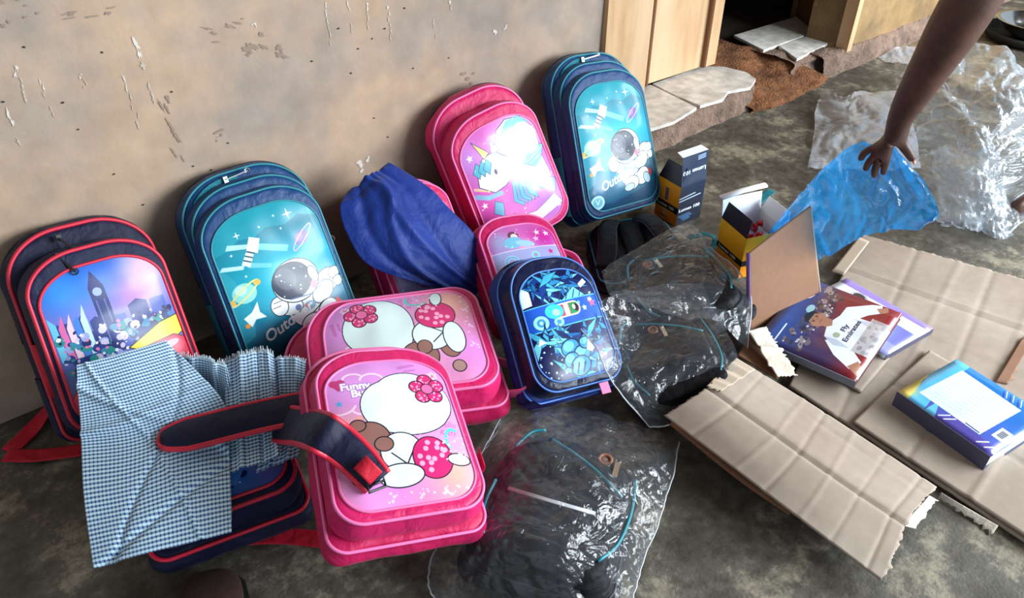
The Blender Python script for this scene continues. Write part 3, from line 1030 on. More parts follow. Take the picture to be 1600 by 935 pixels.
def art_unicorn():
    c = Canvas(1.25, 420)
    c.vgrad([(0, (232, 128, 196)), (.4, (224, 110, 196)), (1, (216, 100, 190))])
    c.glow(.15, .35, .35, (222, 70, 170), .7); c.glow(.85, .25, .35, (170, 120, 214), .7); c.glow(.7, 1.1, .3, (250, 210, 236), .8); c.glow(.1, 1.0, .25, (196, 150, 228), .7)
    c.line([(.04, .62), (.15, .56), (.3, .55)], .05, (130, 210, 232), .8); c.line([(.05, .70), (.2, .62)], .03, (250, 240, 160), .7)
    K = (60, 60, 110); Wt = (252, 252, 254)
    T1, T2 = (96, 190, 210), (130, 160, 220)
    c.poly([(.40, .98), (.52, 1.16), (.66, 1.22), (.84, 1.18), (.96, .98), (.92, .7), (.95, .5), (.72, .4), (.6, .32), (.5, .5), (.5, .8)], Wt, 1, K, .008)
    c.poly([(.10, .70), (.13, .84), (.24, .96), (.40, .98), (.52, .86), (.50, .66), (.38, .60), (.24, .58)], Wt, 1, K, .008)
    c.poly([(.26, .95), (.20, 1.16), (.34, .99)], (250, 214, 130), 1, K, .007); c.poly([(.36, .97), (.40, 1.10), (.46, .96)], Wt, 1, K, .007)
    c.poly([(.50, 1.08), (.66, 1.2), (.82, 1.2), (.93, 1.08), (.8, 1.13), (.64, 1.1)], T1, .8)
    for x in (.16, .22, .28):
        c.poly([(x, .95), (x - .07, .86), (x - .02, .78), (x + .04, .88)], T1, 1, K, .005)
    c.ell(.33, .78, .018, .030, (50, 50, 90))
    for k in range(5):
        c.poly([(.46 + .03 * k, .62 - .01 * k), (.40 + .05 * k, .40), (.50 + .05 * k, .30), (.56 + .03 * k, .48)], T2 if k % 2 else T1, .9, K, .004)
    c.poly([(.66, .72), (.84, .86), (.99, .80), (.9, .68), (.8, .62)], (120, 216, 220), 1, K, .006)
    c.line([(.7, .71), (.95, .78)], .008, (230, 250, 250)); c.line([(.74, .68), (.9, .72)], .008, (230, 250, 250))
    c.poly([(.70, .42), (.84, .50), (.99, .40), (.93, .26), (.84, .34)], T2, .9, K, .005)
    c.poly([(.2, .5), (.28, .44), (.24, .3), (.14, .38)], T1, .9, K, .005)
    c.poly([(.18, .14), (.4, .22), (.62, .18), (.9, .26), (.98, .12), (.6, .05), (.2, .05)], (250, 226, 244), .9, K, .004)
    c.speck(40, .008, [(255, 250, 255), (250, 226, 120), (160, 230, 240)], (.02, .05, .98, 1.2), 8)
    for x, y in ((.08, .5), (.9, .95), (.12, 1.02), (.92, .12)):
        c.star(x, y, .04, (255, 244, 250))
    c.poly([(.28, .2), (.36, .3), (.42, .2), (.36, .12)], (170, 90, 170), .7)
    return c


def art_lilac():
    c = Canvas(1.26, 300)
    c.vgrad([(0, (140, 150, 220)), (.5, (190, 150, 220)), (1, (226, 110, 186))])
    c.glow(.3, .3, .3, (120, 180, 230), .8)
    c.ell(.5, .35, .28, .2, (120, 110, 200), 20, .9, (60, 40, 110)); c.ell(.7, .28, .14, .1, (90, 90, 190), -20, .9, (60, 40, 110))
    c.ell(.3, .5, .1, .07, (250, 246, 252), 20, 1, (60, 40, 110)); c.poly([(.6, .3), (.86, .22), (.8, .4)], (100, 80, 180))
    c.speck(30, .012, [(250, 220, 250), (160, 230, 240)], (0, 0, 1, 1.26), 4)
    return c


def art_small_pink():
    c = Canvas(1.26, 320)
    c.vgrad([(0, (130, 100, 190)), (.4, (150, 150, 216)), (.6, (196, 150, 220)), (.8, (214, 84, 176)), (1, (212, 100, 190))])
    c.glow(.2, 1.0, .25, (150, 190, 226), .8); c.glow(.85, 1.0, .3, (206, 40, 150), .8); c.glow(.5, .9, .2, (240, 200, 236), .7)
    c.poly([(0, .55), (1, .55), (1, .85), (0, .85)], (166, 178, 224), .85)
    c.line([(0, .85), (1, .85)], .012, (232, 220, 246)); c.line([(0, .55), (1, .55)], .012, (232, 220, 246))
    c.ell(.40, 1.08, .075, .07, (110, 50, 90)); c.ell(.41, 1.06, .05, .05, (250, 220, 214)); c.ell(.36, .97, .13, .09, (126, 196, 226), 10); c.ell(.52, .93, .13, .05, (170, 214, 240), -15)
    c.ell(.25, .68, .095, .095, (120, 190, 224), 0, 1, (220, 236, 250)); c.ell(.25, .68, .055, .055, (170, 160, 226), 0, 1, (230, 240, 250)); c.ell(.25, .68, .02, .02, (110, 190, 220))
    c.ell(.60, .73, .05, .05, (110, 206, 214), 0, 1, (240, 250, 250)); c.ell(.60, .73, .02, .02, (220, 120, 190))
    for x, y, q in ((.84, .76, (214, 50, 130)), (.75, 1.08, (250, 230, 246)), (.88, 1.05, (250, 230, 246)), (.7, .98, (240, 190, 236))):
        c.star(x, y, .05, q)
    c.speck(30, .008, (250, 236, 250), (0, .86, 1, 1.2), 2); c.speck(30, .012, [(230, 120, 200), (120, 200, 230)], (0, 0, 1, .5), 3)
    return c


def shards(c, box, seed, n, cols, edge=None):
    g = random.Random(seed)
    for i in range(n):
        x = box[0] + g.random() * (box[2] - box[0]); y = box[1] + g.random() * (box[3] - box[1])
        a = g.random() * PI; L = .06 + .16 * g.random(); w = .02 + .05 * g.random()
        dx, dy = math.cos(a), math.sin(a)
        c.poly([(x - dx * L, y - dy * L), (x - dy * w, y + dx * w), (x + dx * L, y + dy * L), (x + dy * w * .4, y - dx * w * .4)], g.choice(cols), .95, edge, .004)


def art_blue_shards():
    c = Canvas(1.26, 360, (10, 20, 74))
    cols = [(30, 110, 180), (70, 180, 214), (120, 214, 228), (20, 60, 140), (16, 36, 96), (46, 140, 200)]
    shards(c, (.05, .9, .75, 1.2), 3, 46, cols, (8, 20, 60))
    c.poly([(.0, .86), (.04, 1.12), (.14, 1.04), (.13, .88)], (232, 246, 246))
    c.poly([(.78, 1.04), (.88, 1.10), (.91, 1.05), (.80, .99)], (236, 244, 240)); c.poly([(.88, .92), (.93, .93), (.9, .9)], (220, 240, 250))
    c.poly([(.36, .95), (.5, .88), (.7, 1.02), (.82, .9), (.6, .86), (.4, .87)], (120, 206, 222), 1, (10, 30, 80))
    for k in range(4):
        c.line([(.46 + .09 * k, .88), (.52 + .09 * k, .98)], .012, (16, 60, 120))
    c.poly([(0, .56), (1, .62), (1, .90), (0, .84)], (26, 86, 196)); c.line([(0, .84), (1, .90)], .012, (90, 190, 230)); c.line([(0, .56), (1, .62)], .014, (90, 190, 236))
    c.ell(.17, .665, .095, .085, (140, 214, 222), 0, 1, (20, 60, 120)); c.ell(.17, .665, .06, .055, (60, 150, 190), 0, 1, (180, 236, 240), .012); c.ell(.17, .665, .02, .02, (190, 240, 240))
    c.ell(.38, .64, .065, .06, (140, 214, 222), 0, 1, (20, 60, 120)); c.ell(.38, .64, .035, .032, (60, 150, 190), 0, 1, (180, 236, 240), .01)
    pill = [(.62 + .075 * math.cos(R(a)), .77 + .075 * math.sin(R(a))) for a in range(-90, 91, 15)] + [(.40 + .075 * math.cos(R(a)), .755 + .075 * math.sin(R(a))) for a in range(90, 271, 15)]
    c.poly(pill, (190, 66, 92), 1, (246, 246, 220), .016); c.poly([(.56, .70), (.66, .71), (.67, .83), (.56, .83)], (36, 140, 80)); c.ell(.645, .77, .035, .045, (30, 20, 40)); c.ell(.62, .78, .02, .03, (246, 220, 240))
    c.poly([(.49, .69), (.55, .69), (.55, .83), (.49, .83)], (246, 244, 200)); c.ell(.36, .765, .115, .085, (60, 200, 214)); c.ell(.38, .75, .05, .04, (170, 240, 236))
    c.star(.76, .75, .04, (214, 240, 248)); c.star(.70, .82, .03, (110, 200, 240)); c.star(.89, .80, .06, (226, 90, 130)); c.ell(.87, .84, .03, .02, (240, 240, 236))
    shards(c, (.05, .38, .95, .53), 8, 40, cols, (8, 20, 60)); shards(c, (.3, .04, .8, .34), 12, 60, cols, (8, 20, 60))
    for x, y, r in ((.42, .33, .12), (.55, .25, .11), (.4, .2, .1), (.62, .36, .08), (.5, .12, .13)):
        c.ell(x, y, r, r * .8, (60, 150, 206), 20, 1, (8, 24, 70), .012); c.ell(x - .02, y + .02, r * .6, r * .45, (120, 206, 230), 20)
    for k in range(5):
        c.line([(.36 + .08 * k, .05), (.40 + .08 * k, .15)], .02, (12, 40, 96))
    c.poly([(.62, .28), (.67, .4), (.72, .28), (.68, .24)], (240, 250, 250)); c.poly([(.06, .42), (.1, .5), (.16, .44)], (230, 244, 250))
    c.speck(20, .01, (190, 230, 246), (.02, .02, .3, .5), 9); c.ell(.78, .26, .06, .05, (90, 70, 120)); c.ell(.82, .17, .05, .04, (120, 90, 120))
    return c


def art_city():
    c = Canvas(1.25, 420)
    c.vgrad([(0, (60, 50, 90)), (.45, (90, 110, 190)), (.7, (120, 120, 206)), (.85, (50, 110, 206)), (1, (30, 96, 196))])
    c.glow(.85, 1.1, .3, (240, 190, 220), .9); c.glow(.7, .92, .22, (210, 130, 190), .7); c.glow(.2, 1.1, .25, (60, 150, 230), .7)
    g = random.Random(4)
    for k in range(18):
        x = g.random(); h = .66 + .2 * g.random(); w = .03 + .05 * g.random()
        c.poly([(x - w, .5), (x + w, .5), (x + w, h), (x, h + .05 * g.random()), (x - w, h)], g.choice([(50, 70, 150), (70, 90, 170), (40, 54, 120), (90, 110, 190)]), .9)
    c.poly([(.38, .5), (.38, 1.06), (.44, 1.2), (.50, 1.06), (.50, .5)], (36, 48, 110)); c.ell(.44, 1.02, .035, .035, (150, 170, 220)); c.line([(.41, .6), (.41, .95)], .01, (90, 110, 180)); c.line([(.47, .6), (.47, .95)], .01, (90, 110, 180))
    for k in range(5):
        c.poly([(.03 + .055 * k, .55), (.03 + .055 * k, .78 + .16 * g.random()), (.075 + .055 * k, .8 + .2 * g.random()), (.08 + .055 * k, .55)], [(110, 200, 230), (220, 110, 170), (240, 200, 220), (70, 130, 210), (190, 220, 240)][k])
    c.speck(120, .028, [(40, 60, 130), (60, 130, 170), (150, 160, 210), (36, 46, 100), (200, 190, 220), (40, 140, 140)], (.05, .42, .95, .72), 6)
    c.speck(80, .012, [(230, 226, 240), (30, 36, 80), (220, 120, 170)], (.05, .42, .95, .76), 16)
    # plain red car body with yellow flash stripe and dark window band, no face
    c.poly([(.52, .50), (.82, .62), (1, .64), (1, .48), (.7, .38)], (238, 214, 70), 1, (40, 30, 30), .008)
    c.poly([(.0, .1), (.0, .24), (.1, .36), (.3, .44), (.62, .46), (.9, .48), (1.0, .42), (1, .1)], (206, 30, 70), 1, (120, 14, 44), .01)
    c.poly([(.16, .34), (.30, .42), (.56, .44), (.66, .40), (.4, .34), (.26, .30)], (226, 232, 240), 1, (40, 30, 40), .008)
    c.ell(.8, .38, .17, .09, (226, 50, 90)); c.ell(.84, .41, .09, .03, (250, 170, 190), 5)
    c.poly([(.1, .26), (.2, .36), (.24, .30), (.14, .22)], (40, 110, 190)); c.poly([(0, .0), (1, 0), (1, .12), (0, .1)], (60, 40, 60))
    c.poly([(.02, .02), (.1, .18), (.16, .14), (.08, .0)], (236, 206, 90)); c.poly([(.7, .12), (.95, .3), (1, .26), (.8, .1)], (180, 20, 50))
    c.line([(.3, .26), (.66, .34)], .02, (246, 200, 210)); c.line([(.34, .2), (.7, .27)], .012, (250, 220, 120))
    return c


def art_night():
    c = Canvas(1.25, 320)
    c.vgrad([(0, (40, 80, 160)), (.4, (36, 60, 150)), (1, (60, 120, 210))])
    c.glow(.85, .3, .25, (240, 140, 190), .95); c.glow(.6, .2, .2, (60, 150, 230), .9); c.glow(.95, .6, .3, (230, 120, 180), .7)
    c.speck(60, .04, [(24, 34, 90), (40, 110, 200), (20, 26, 70), (70, 140, 220)], (0, .05, .7, .8), 3)
    c.speck(40, .014, [(220, 226, 246), (160, 150, 190), (240, 190, 220)], (0, .05, .95, .8), 4)
    for x, y in ((.25, .25), (.45, .2), (.33, .4)):
        c.ell(x, y, .05, .06, (180, 160, 180)); c.ell(x, y - .1, .07, .08, (30, 36, 90))
    return c


M_SPACE = printed('space_print', art_space(), .32, .14, .12, spec=.35)
M_PINK = printed('pink_cloud_print', art_pink(), .32, .45, .12)
M_UNI = printed('unicorn_print', art_unicorn(), .3, .3, .1)
M_LILAC = printed('lilac_print', art_lilac(), .3, .5)
M_SMALL = printed('small_pink_print', art_small_pink(), .25, .6, .08)
M_SHARD = printed('blue_shard_print', art_blue_shards(), .34, .12, .14, spec=.35)
M_CITY = printed('city_car_print', art_city(), .36, .12, .14, spec=.35)
M_NIGHT = printed('night_print', art_night(), .3, .5)

POSE = {'A': ((-0.561, -0.194, 0.03), (-0.432, 0.128, 0.1), 1.016), 'B': ((-0.181, -0.224, 0.008), (-0.46, 0.011, 0.0), 1.009), 'E': ((0.849, -0.248, 0.019), (-0.474, 0.096, -0.074), 1.05), 'D': ((0.541, -0.197, 0.039), (-0.386, -0.187, -0.08), 1.05), 'C': ((0.184, -0.273, 0.0), (-0.62, -0.012, -0.115), 1.06), 'F': ((0.327, -0.545, 0.01), (-1.086, 0.085, -0.272), 1.0), 'G': ((0.213, -0.771, 0.019), (-0.914, 0.149, -0.213), 1.039), 'I': ((-0.324, -0.9398, 0.1153), (-1.301, 0.224, -0.32), 0.96), 'H': ((0.133, -0.596, 0.049), (-1.5, -0.172, 1.145), 1.094), 'J': ((-0.523, -0.659, 0.004), (-1.4, 0.03, -0.2), 1.0), 'N': ((-0.18, -1.096, 0.018), (-1.6, 0.06, -1.0), 0.939), 'M': ((0.388, -0.992, 0.022), (-1.5, -0.2, -0.5), 0.77), 'L': ((0.609, -0.858, 0.045), (-1.58, -0.26, -0.4), 0.845), 'K': ((0.663, -0.602, 0.018), (-1.588, -0.141, -0.612), 0.847)}

BIG = (.31, .46, .11); MID = (.29, .42, .115); SMALL = (.24, .32, .09)
PB = (.26, .03, .37); PM = (.24, .04, .34); PS = (.19, .03, .27)

# A: navy and red bag against the wall at the left
t, ob, op, y = build_pack('navy backpack with red piping and city print, leftmost against the wall', POSE['A'], *MID, (NAVY, NAVY_L, REDP), PM, M_CITY, seed=3, body2=NAVY, trim=None, piper=.0042)
for s_ in (-1, 1):
    side_patch('side_strip', inset(ob, .004), .10, .25, -.060, -.085, s_, RED, t, off=.0)
    side_patch('side_pocket', ob, .02, .16, -.008, -.05, s_, NAVY_L, t)
zipper_pull(inset(ob, .02), 49, -.07, t, BLACKP, .04, (.5, -.4, -1)); zipper_pull(inset(ob, .045), 53, -.10, t, BLACKP, .04, (.4, -.4, -1))
# B and E: teal space bags
for key, lab in (('B', 'large blue backpack with teal astronaut print, second from the left along the wall'), ('E', 'large blue backpack with teal astronaut print, tallest, beside the wooden door')):
    t, ob, op, y = build_pack(lab, POSE[key], *BIG, (BLUE, BLUE, TEALP), PB, M_SPACE, seed=21, body2=BLUE_D, trim=BLUE_D, piper=.0026, layers=2)
    for s_ in (-1, 1):
        side_patch('side_pocket', ob, .03, .22, -.006, -.055, s_, TEAL, t)
        side_patch('side_strip', inset(ob, .012), .20, .29, -.066, -.080, s_, TEAL, t, off=.0)
    zipper_pull(inset(ob, .004), 24, -.060, t, None, .035, (.2, -.2, -1)); zipper_pull(inset(ob, .018), 20, -.088, t, None, .035, (.2, -.2, -1))
    iz = inset(ob, .016)
    zipper_pull(iz, 48, -.058, t, None, .05, (1, -.1, .1))
    ribbon([(iz[k][0], -.0575, iz[k][1]) for k in range(46, 60, 2)], .012, (0, -.35, 1), .002, 'zipper_tape', TEAL, t)
# C: pink bag under the blue cloth
t, ob, op, y = build_pack('pink backpack mostly hidden under the plain royal blue cloth', POSE['C'], *SMALL, (PINK_D, PINK, PINKP), PS, M_LILAC, seed=33)
# D: unicorn
t, ob, op, y = build_pack('pink backpack with white unicorn print leaning on the wall beside the tall blue one', POSE['D'], *MID, (PINK, PINK, PINKP), PM, M_UNI, seed=41)
for s_ in (-1, 1):
    side_patch('side_pocket', ob, .02, .17, -.006, -.05, s_, PINK_D, t)
# F: small pink
t, ob, op, y = build_pack('small pink backpack with lilac panel of circles and stars, behind the small blue one', POSE['F'], *SMALL, (PINK_D, PINK, PINKP), PS, M_SMALL, seed=51, layers=1, piper=.0032)
ribbon(smooth_path([(.118, -.05, .20), (.15, -.06, .16), (.15, -.05, .08), (.122, -.04, .05)], 5), .02, (0, 1, 0), .004, 'side_strap', PINKP, t)
# G: small blue
t, ob, op, y = build_pack('small royal blue backpack with blue shard print, in front of the small pink one', POSE['G'], *SMALL, (ROYAL, INKYF, SKYP), PS, M_SHARD, seed=61, layers=1, ring=INKY, piper=.0022, prad=(.40, .26), rt=(.40, .28))
ribbon([(-.11, -.01, .02), (-.12, -.07, -.005), (-.09, -.12, -.014), (-.03, -.15, -.016)], .03, (.6, -.6, 0), .003, 'webbing_strap', ROYAL, t)
G().box((.04, -.095, -.004), (.022, .003, .024)).obj('care_tag', plain('pink_tag', (226, 120, 170), .6), t, False)
# H: pink bag lying on its side, I: pink bag in front
t, ob, op, y = build_pack('pink cloud-print backpack lying on its side behind the front pink one', POSE['H'], *MID, (PINK_D, PINK, PINKP), PM, M_PINK, seed=71, piper=.0032)
ribbon(smooth_path([(-.10, -.03, .01), (-.12, -.06, -.03), (-.07, -.06, -.045), (-.02, -.04, .0)], 5), .03, (.2, 1, 0), .004, 'side_strap', PINKP, t)
g = G().tube([(-.10 + .012 * math.cos(a), -.085, .395 + .012 * math.sin(a)) for a in np.linspace(0, 2 * PI, 13)[:-1]], .002, 6, True)
g.obj('zipper_ring', plain('brass', (190, 150, 80), .3, metal=1.0), t)
t, ob, op, y = build_pack('pink cloud-print backpack lying in front, its base towards the camera', POSE['I'], *MID, (PINK_D, PINK, PINKP), PM, M_PINK, seed=81, piper=.0032)
side_patch('side_strap', inset(ob, -.002), .08, .17, -.05, -.095, 1, PINK_D, t, off=.006)
# J: second navy bag under the gingham cloth
t, ob, op, y = build_pack('navy backpack with red piping lying under the gingham cloth', POSE['J'], *MID, (NAVY, NAVY_L, REDP), PM, M_NIGHT, seed=91, piper=.0042)
JT = t


def to_local(t, pts):
    M = Matrix.LocRotScale(t.location, t.rotation_euler, t.scale).inverted()
    return [tuple(M @ Vector(p)) for p in pts]


def band(path, widths, normal, th, name, mat, parent, bulge=0.0, edge=None, edge_r=.004, n=8):
    """a padded strap: its width lies across the path in the surface that has the given normal(s)"""
    P = [Vector(p) for p in path]; m = len(P)
    Ns = [Vector(q).normalized() for q in normal] if isinstance(normal, list) else [Vector(normal).normalized()] * m
    V = []; F = []; E = [[], []]
    for i in range(m):
        t = (P[min(i + 1, m - 1)] - P[max(i - 1, 0)]).normalized()
        s = Ns[i].cross(t).normalized(); nn = t.cross(s)
        if nn.dot(Ns[i]) < 0:
            nn = -nn
        w = widths[i] if isinstance(widths, (list, tuple, np.ndarray)) else widths
        for k in range(n + 1):
            q = k / n * 2 - 1
            V.append(tuple(P[i] + s * (q * w / 2) + nn * (th / 2 + bulge * (1 - q * q))))
        for k in range(n + 1):
            q = 1 - k / n * 2
            V.append(tuple(P[i] + s * (q * w / 2) - nn * (th / 2)))
        E[0].append(tuple(P[i] + s * w / 2)); E[1].append(tuple(P[i] - s * w / 2))
    c = 2 * (n + 1)
    for i in range(m - 1):
        for k in range(c):
            F.append((i * c + k, i * c + (k + 1) % c, (i + 1) * c + (k + 1) % c, (i + 1) * c + k))
    F += [tuple(range(c - 1, -1, -1)), tuple((m - 1) * c + k for k in range(c))]
    o = link(name, V, F, mat, parent)
    if edge:
        g = G()
        for e in E:
            g.tube(e, edge_r, 6)
        g.tube([E[0][0], tuple(P[0] - (P[1] - P[0]).normalized() * .004), E[1][0]], edge_r, 6)
        g.obj('strap_binding', edge, o)
    return o


# ---- straps that belong to the navy bags
nJ = Euler(POSE['J'][1]).to_matrix() @ Vector((0, -1, 0)); nI = Euler(POSE['I'][1]).to_matrix() @ Vector((0, -1, 0))
nJl = (0, -1, 0)
RJ = Euler(POSE['J'][1]).to_matrix().inverted()
pA = smooth_path(to_local(JT, [(-0.5624, -0.5123, 0.2092), (-0.4922, -0.5399, 0.2108), (-0.4053, -0.5671, 0.2085), (-0.3139, -0.6045, 0.2075)]), 8)
wA = [.030 + .036 * min(1, i / 5) ** .5 for i in range(len(pA))]
band(pA, wA, nJl, .006, 'shoulder_strap', NAVY, JT, .006, REDP, .0055)
nIl = tuple(RJ @ Vector((-.25, -.7, .95)))
pB = smooth_path(to_local(JT, [(-0.3723, -0.5850, 0.1838), (-0.3632, -0.6491, 0.2225), (-0.3708, -0.7362, 0.2933), (-0.3734, -0.7986, 0.3354), (-0.3572, -0.8184, 0.3167), (-0.3438, -0.8551, 0.2961), (-0.3352, -0.8949, 0.2729)]), 8)
sb = band(pB, [.066 - .022 * (i / len(pB)) ** 2 for i in range(len(pB))], nIl, .006, 'shoulder_strap', NAVY, JT, .006, REDP, .0055)
pp = to_local(JT, [(-0.3481, -0.8693, 0.3088), (-0.3377, -0.8980, 0.2871)])
band([pp[0], tuple((Vector(pp[0]) + Vector(pp[1])) / 2), pp[1]], .028, nIl, .003, 'red_patch', RED, sb)
pk = to_local(JT, [(-0.3522, -0.8905, 0.2851), (-0.3233, -0.8928, 0.2806), (-0.3292, -0.9103, 0.2733), (-0.3578, -0.9078, 0.2778)])
G().tube(pk, .003, 6, True).tube([tuple((Vector(pk[0]) + Vector(pk[3])) / 2), tuple((Vector(pk[1]) + Vector(pk[2])) / 2)], .0025, 6).obj('ladder_buckle', plain('black_plastic', (20, 20, 24), .4), sb)


def webbing(t, pts, w, name='webbing_strap', mat=None):
    p = smooth_path(to_local(t, pts), 5)
    Rl = Euler(t.rotation_euler).to_matrix().inverted()
    return band(p, w, tuple(Rl @ Vector((0, 0, 1))), .0025, name, mat or RED, t, 0)


webbing(JT, [(-0.5913, -0.6026, 0.0120), (-0.5176, -0.6325, 0.0060), (-0.4494, -0.6816, 0.0060), (-0.3767, -0.7625, 0.0120)], .036)
webbing(JT, [(-0.4941, -0.6304, 0.0500), (-0.5340, -0.6190, 0.0200), (-0.5851, -0.6167, 0.0100)], .030)
AT = bpy.data.objects['backpack']
webbing(AT, [(-0.6888, -0.0754, 0.0500), (-0.7370, -0.0757, 0.0120), (-0.8000, -0.1126, 0.0040)], .040)
webbing(AT, [(-0.8083, -0.1254, 0.0090), (-0.7543, -0.1691, 0.0080), (-0.6656, -0.2196, 0.0080)], .034)


# ---- black bags packed in clear sleeves
def black_pack(label, pose, emb=(.62, .2), W=.29, H=.37, D=.10, seed=0, stripe=True, pull=1):
    pos, eul, s = pose
    t = thing('backpack', label, 'backpack', pos, eul, None, s)
    ob = outline(W, H, 0, W * .42, H * .26, .05)
    shell('body', ob, 0, -D * .6, BLACK, t, seed=seed, amp=.012, puff=.012, rnd=.025)
    piping(ob, -D * .6 + .012, .0026, BLACKP, t)
    of = outline(W - .02, H - .02, .008, W * .40, H * .26, .05)
    shell('front', of, -D * .5, -D * .78, BLACK, t, seed=seed + 1, amp=.010, puff=.006, rnd=.022, back=False)
    op = outline(W - .05, H * .52, .012, W * .30, H * .12, .045)
    shell('pocket', op, -D * .72, -D * 1.0, BLACK, t, seed=seed + 2, amp=.008, rnd=.02, back=False)
    pw, z0, z1 = .27, .01, .36
    q = lambda u, d, off: ((u - .5) * pw, -D * off, z1 - d * (z1 - z0))
    for path in ([q(.04, .22, .88), q(.12, .08, .9), q(.22, .03, .9)], [q(.28, .10, .95), q(.5, .18, 1.0), q(.72, .28, 1.02), q(.93, .40, 1.0)],
                 [q(1.0, .2, .8), q(1.02, .45, .82), q(.98, .7, .9), q(.88, .86, 1.0)], [q(.0, .5, .85), q(.0, .7, .9), q(.08, .9, 1.0)]):
        G().tube(smooth_path(path, 5), .0034, 6).obj('teal_zip', TEALP, t)
    if stripe:
        band([q(.13, .59, 1.10), q(.45, .60, 1.13), q(.78, .59, 1.10)], .008, (0, -1, 0), .002, 'reflective_stripe', GREYP, t)
    u, d = emb
    x, y, z = q(u, d, 1.04)
    g = G(); g.tube([(x + .013 * math.cos(a), y, z + .013 * math.sin(a)) for a in np.linspace(0, 2 * PI, 17)[:-1]], .0034, 6, True); g.box((x, y + .003, z), (.026, .004, .022))
    g.obj('leather_emblem', plain('tan_leather', (150, 104, 80), .5), t)
    x, y, z = q(u + .1, d + .08, 1.12)
    G().box((x, y, z), (.011, .004, .040)).tube([(x + .005 * math.cos(a), y - .001, z + .024 + .005 * math.sin(a)) for a in np.linspace(0, 2 * PI, 9)[:-1]], .0016, 5, True).obj('zipper_pull', SILVER, t, False)
    return t


black_pack('black backpack in a clear sleeve, nearest the camera, with white stripe', POSE['N'], (.74, .17), seed=101)
black_pack('black backpack in a clear sleeve beside the cardboard flap', POSE['M'], (.42, .24), seed=111, stripe=False)
black_pack('black backpack in a clear sleeve behind the other sleeved ones, near the torn carton', POSE['L'], (.3, .2), seed=121, stripe=False)
# K: face down, its padded back and straps up
pos, eul, s = POSE['K']
t = thing('backpack', 'black backpack lying face down with teal piping, at the foot of the tall blue one', 'backpack', pos, eul, None, s)
ok = outline(.29, .37, 0, .11, .09, .05)
shell('body', ok, 0, -.055, BLACK, t, seed=131, amp=.012, puff=.012, rnd=.024)
piping(ok, -.048, .0035, TEALP, t)
for k in range(3):
    x = -.085 + .085 * k
    shell('back_pad', outline(.075, .30, .03, .03, .04, .03) + np.array([x, 0]), -.05, -.074, BLACK, t, seed=140 + k, amp=.004, rnd=.012, back=False)
for sg in (-1, 1):
    p = smooth_path([(sg * .05, -.075, .33), (sg * .075, -.10, .25), (sg * .095, -.10, .14), (sg * .12, -.08, .05)], 6)
    band(p, .058, (0, -1, 0), .006, 'shoulder_strap', BLACK, t, .006, BLACKP, .003)
webbing(t, [(0.9136, -0.5283, 0.0500), (0.9869, -0.5414, 0.0400), (0.9997, -0.5658, 0.0200), (0.9169, -0.5919, 0.0100)], .022, 'teal_webbing', TEAL)
webbing(t, [(1.2105, -0.5197, 0.0060), (1.3203, -0.4885, 0.0050), (1.4134, -0.4736, 0.0080)], .035, 'teal_webbing', TEAL)

CLEAR = film('clear_film', (.97, .985, 1.0), .03, (.75, .85, 1.0), .06, 1.0, .9, 22)
CLEAR_P = film('crumpled_clear_film', (.95, .97, 1.0), .20, (.80, .90, 1.0), .07, 1.0, .9, 20, base=.08)
MILKY = film('milky_film', (.95, .97, 1.0), .42, (.80, .88, 1.0), .2, 1.0, .6, 20)
BLUEFILM = film('blue_film', (.10, .50, .96), .42, (.03, .42, 1.0), .09, 1.0, .9, 14, True, .09)


def sheet(name, label, cat, ctrl, nu, nv, mat, amp, freq, seed, edge_calm=True, seam=None, minz=.003):
    Gd = net(ctrl, nu, nv); n = gnormals(Gd)
    if n[nv // 2, nu // 2, 2] < 0:
        n = -n
    s = np.linspace(0, 1, nu + 1); v = np.linspace(0, 1, nv + 1); S, Vv = np.meshgrid(s, v)
    L = np.linalg.norm(Gd[0, -1] - Gd[0, 0]); Hh = np.linalg.norm(Gd[-1, 0] - Gd[0, 0])
    w = crumple(S * L * freq, Vv * Hh * freq, seed, 4) - .9
    Gd = Gd + n * (amp * w)[..., None]
    Gd[..., 2] = np.maximum(Gd[..., 2], minz)
    o = grid_obj(name, Gd, mat)
    tag(o, label, cat)
    if seam is not None:
        g = G()
        for e in seam:
            path = {'l': Gd[:, 0], 'r': Gd[:, -1], 't': Gd[0], 'b': Gd[-1]}[e]
            g.tube([tuple(p) for p in path[::2]], .0016, 5)
        g.obj('heat_seam', plain('seam_plastic', (190, 196, 204), .25), o)
    return o


sheet('plastic_sleeve', 'clear plastic sleeve over the black backpack nearest the camera', 'plastic sleeve',
      [[(0.1000, -0.6857, 0.0120), (0.1710, -0.7577, 0.0300), (0.2346, -0.8927, 0.0500), (0.3104, -1.0157, 0.0200)],
       [(-0.0607, -0.7814, 0.0200), (-0.0015, -0.8891, 0.1312), (0.0658, -1.0319, 0.1254), (0.1832, -1.0978, 0.0400)],
       [(-0.1864, -0.8601, 0.0200), (-0.1306, -0.9684, 0.1378), (-0.0493, -1.0982, 0.1286), (0.0742, -1.1520, 0.0400)],
       [(-0.2797, -0.9247, 0.0120), (-0.1972, -1.0325, 0.1353), (-0.1227, -1.1433, 0.1272), (-0.0245, -1.1984, 0.0200)],
       [(-0.3078, -1.0077, 0.0060), (-0.2355, -1.0954, 0.0120), (-0.1589, -1.1740, 0.0120), (-0.0973, -1.2282, 0.0060)]], 150, 160, CLEAR, .014, 10, 3, seam='rl')
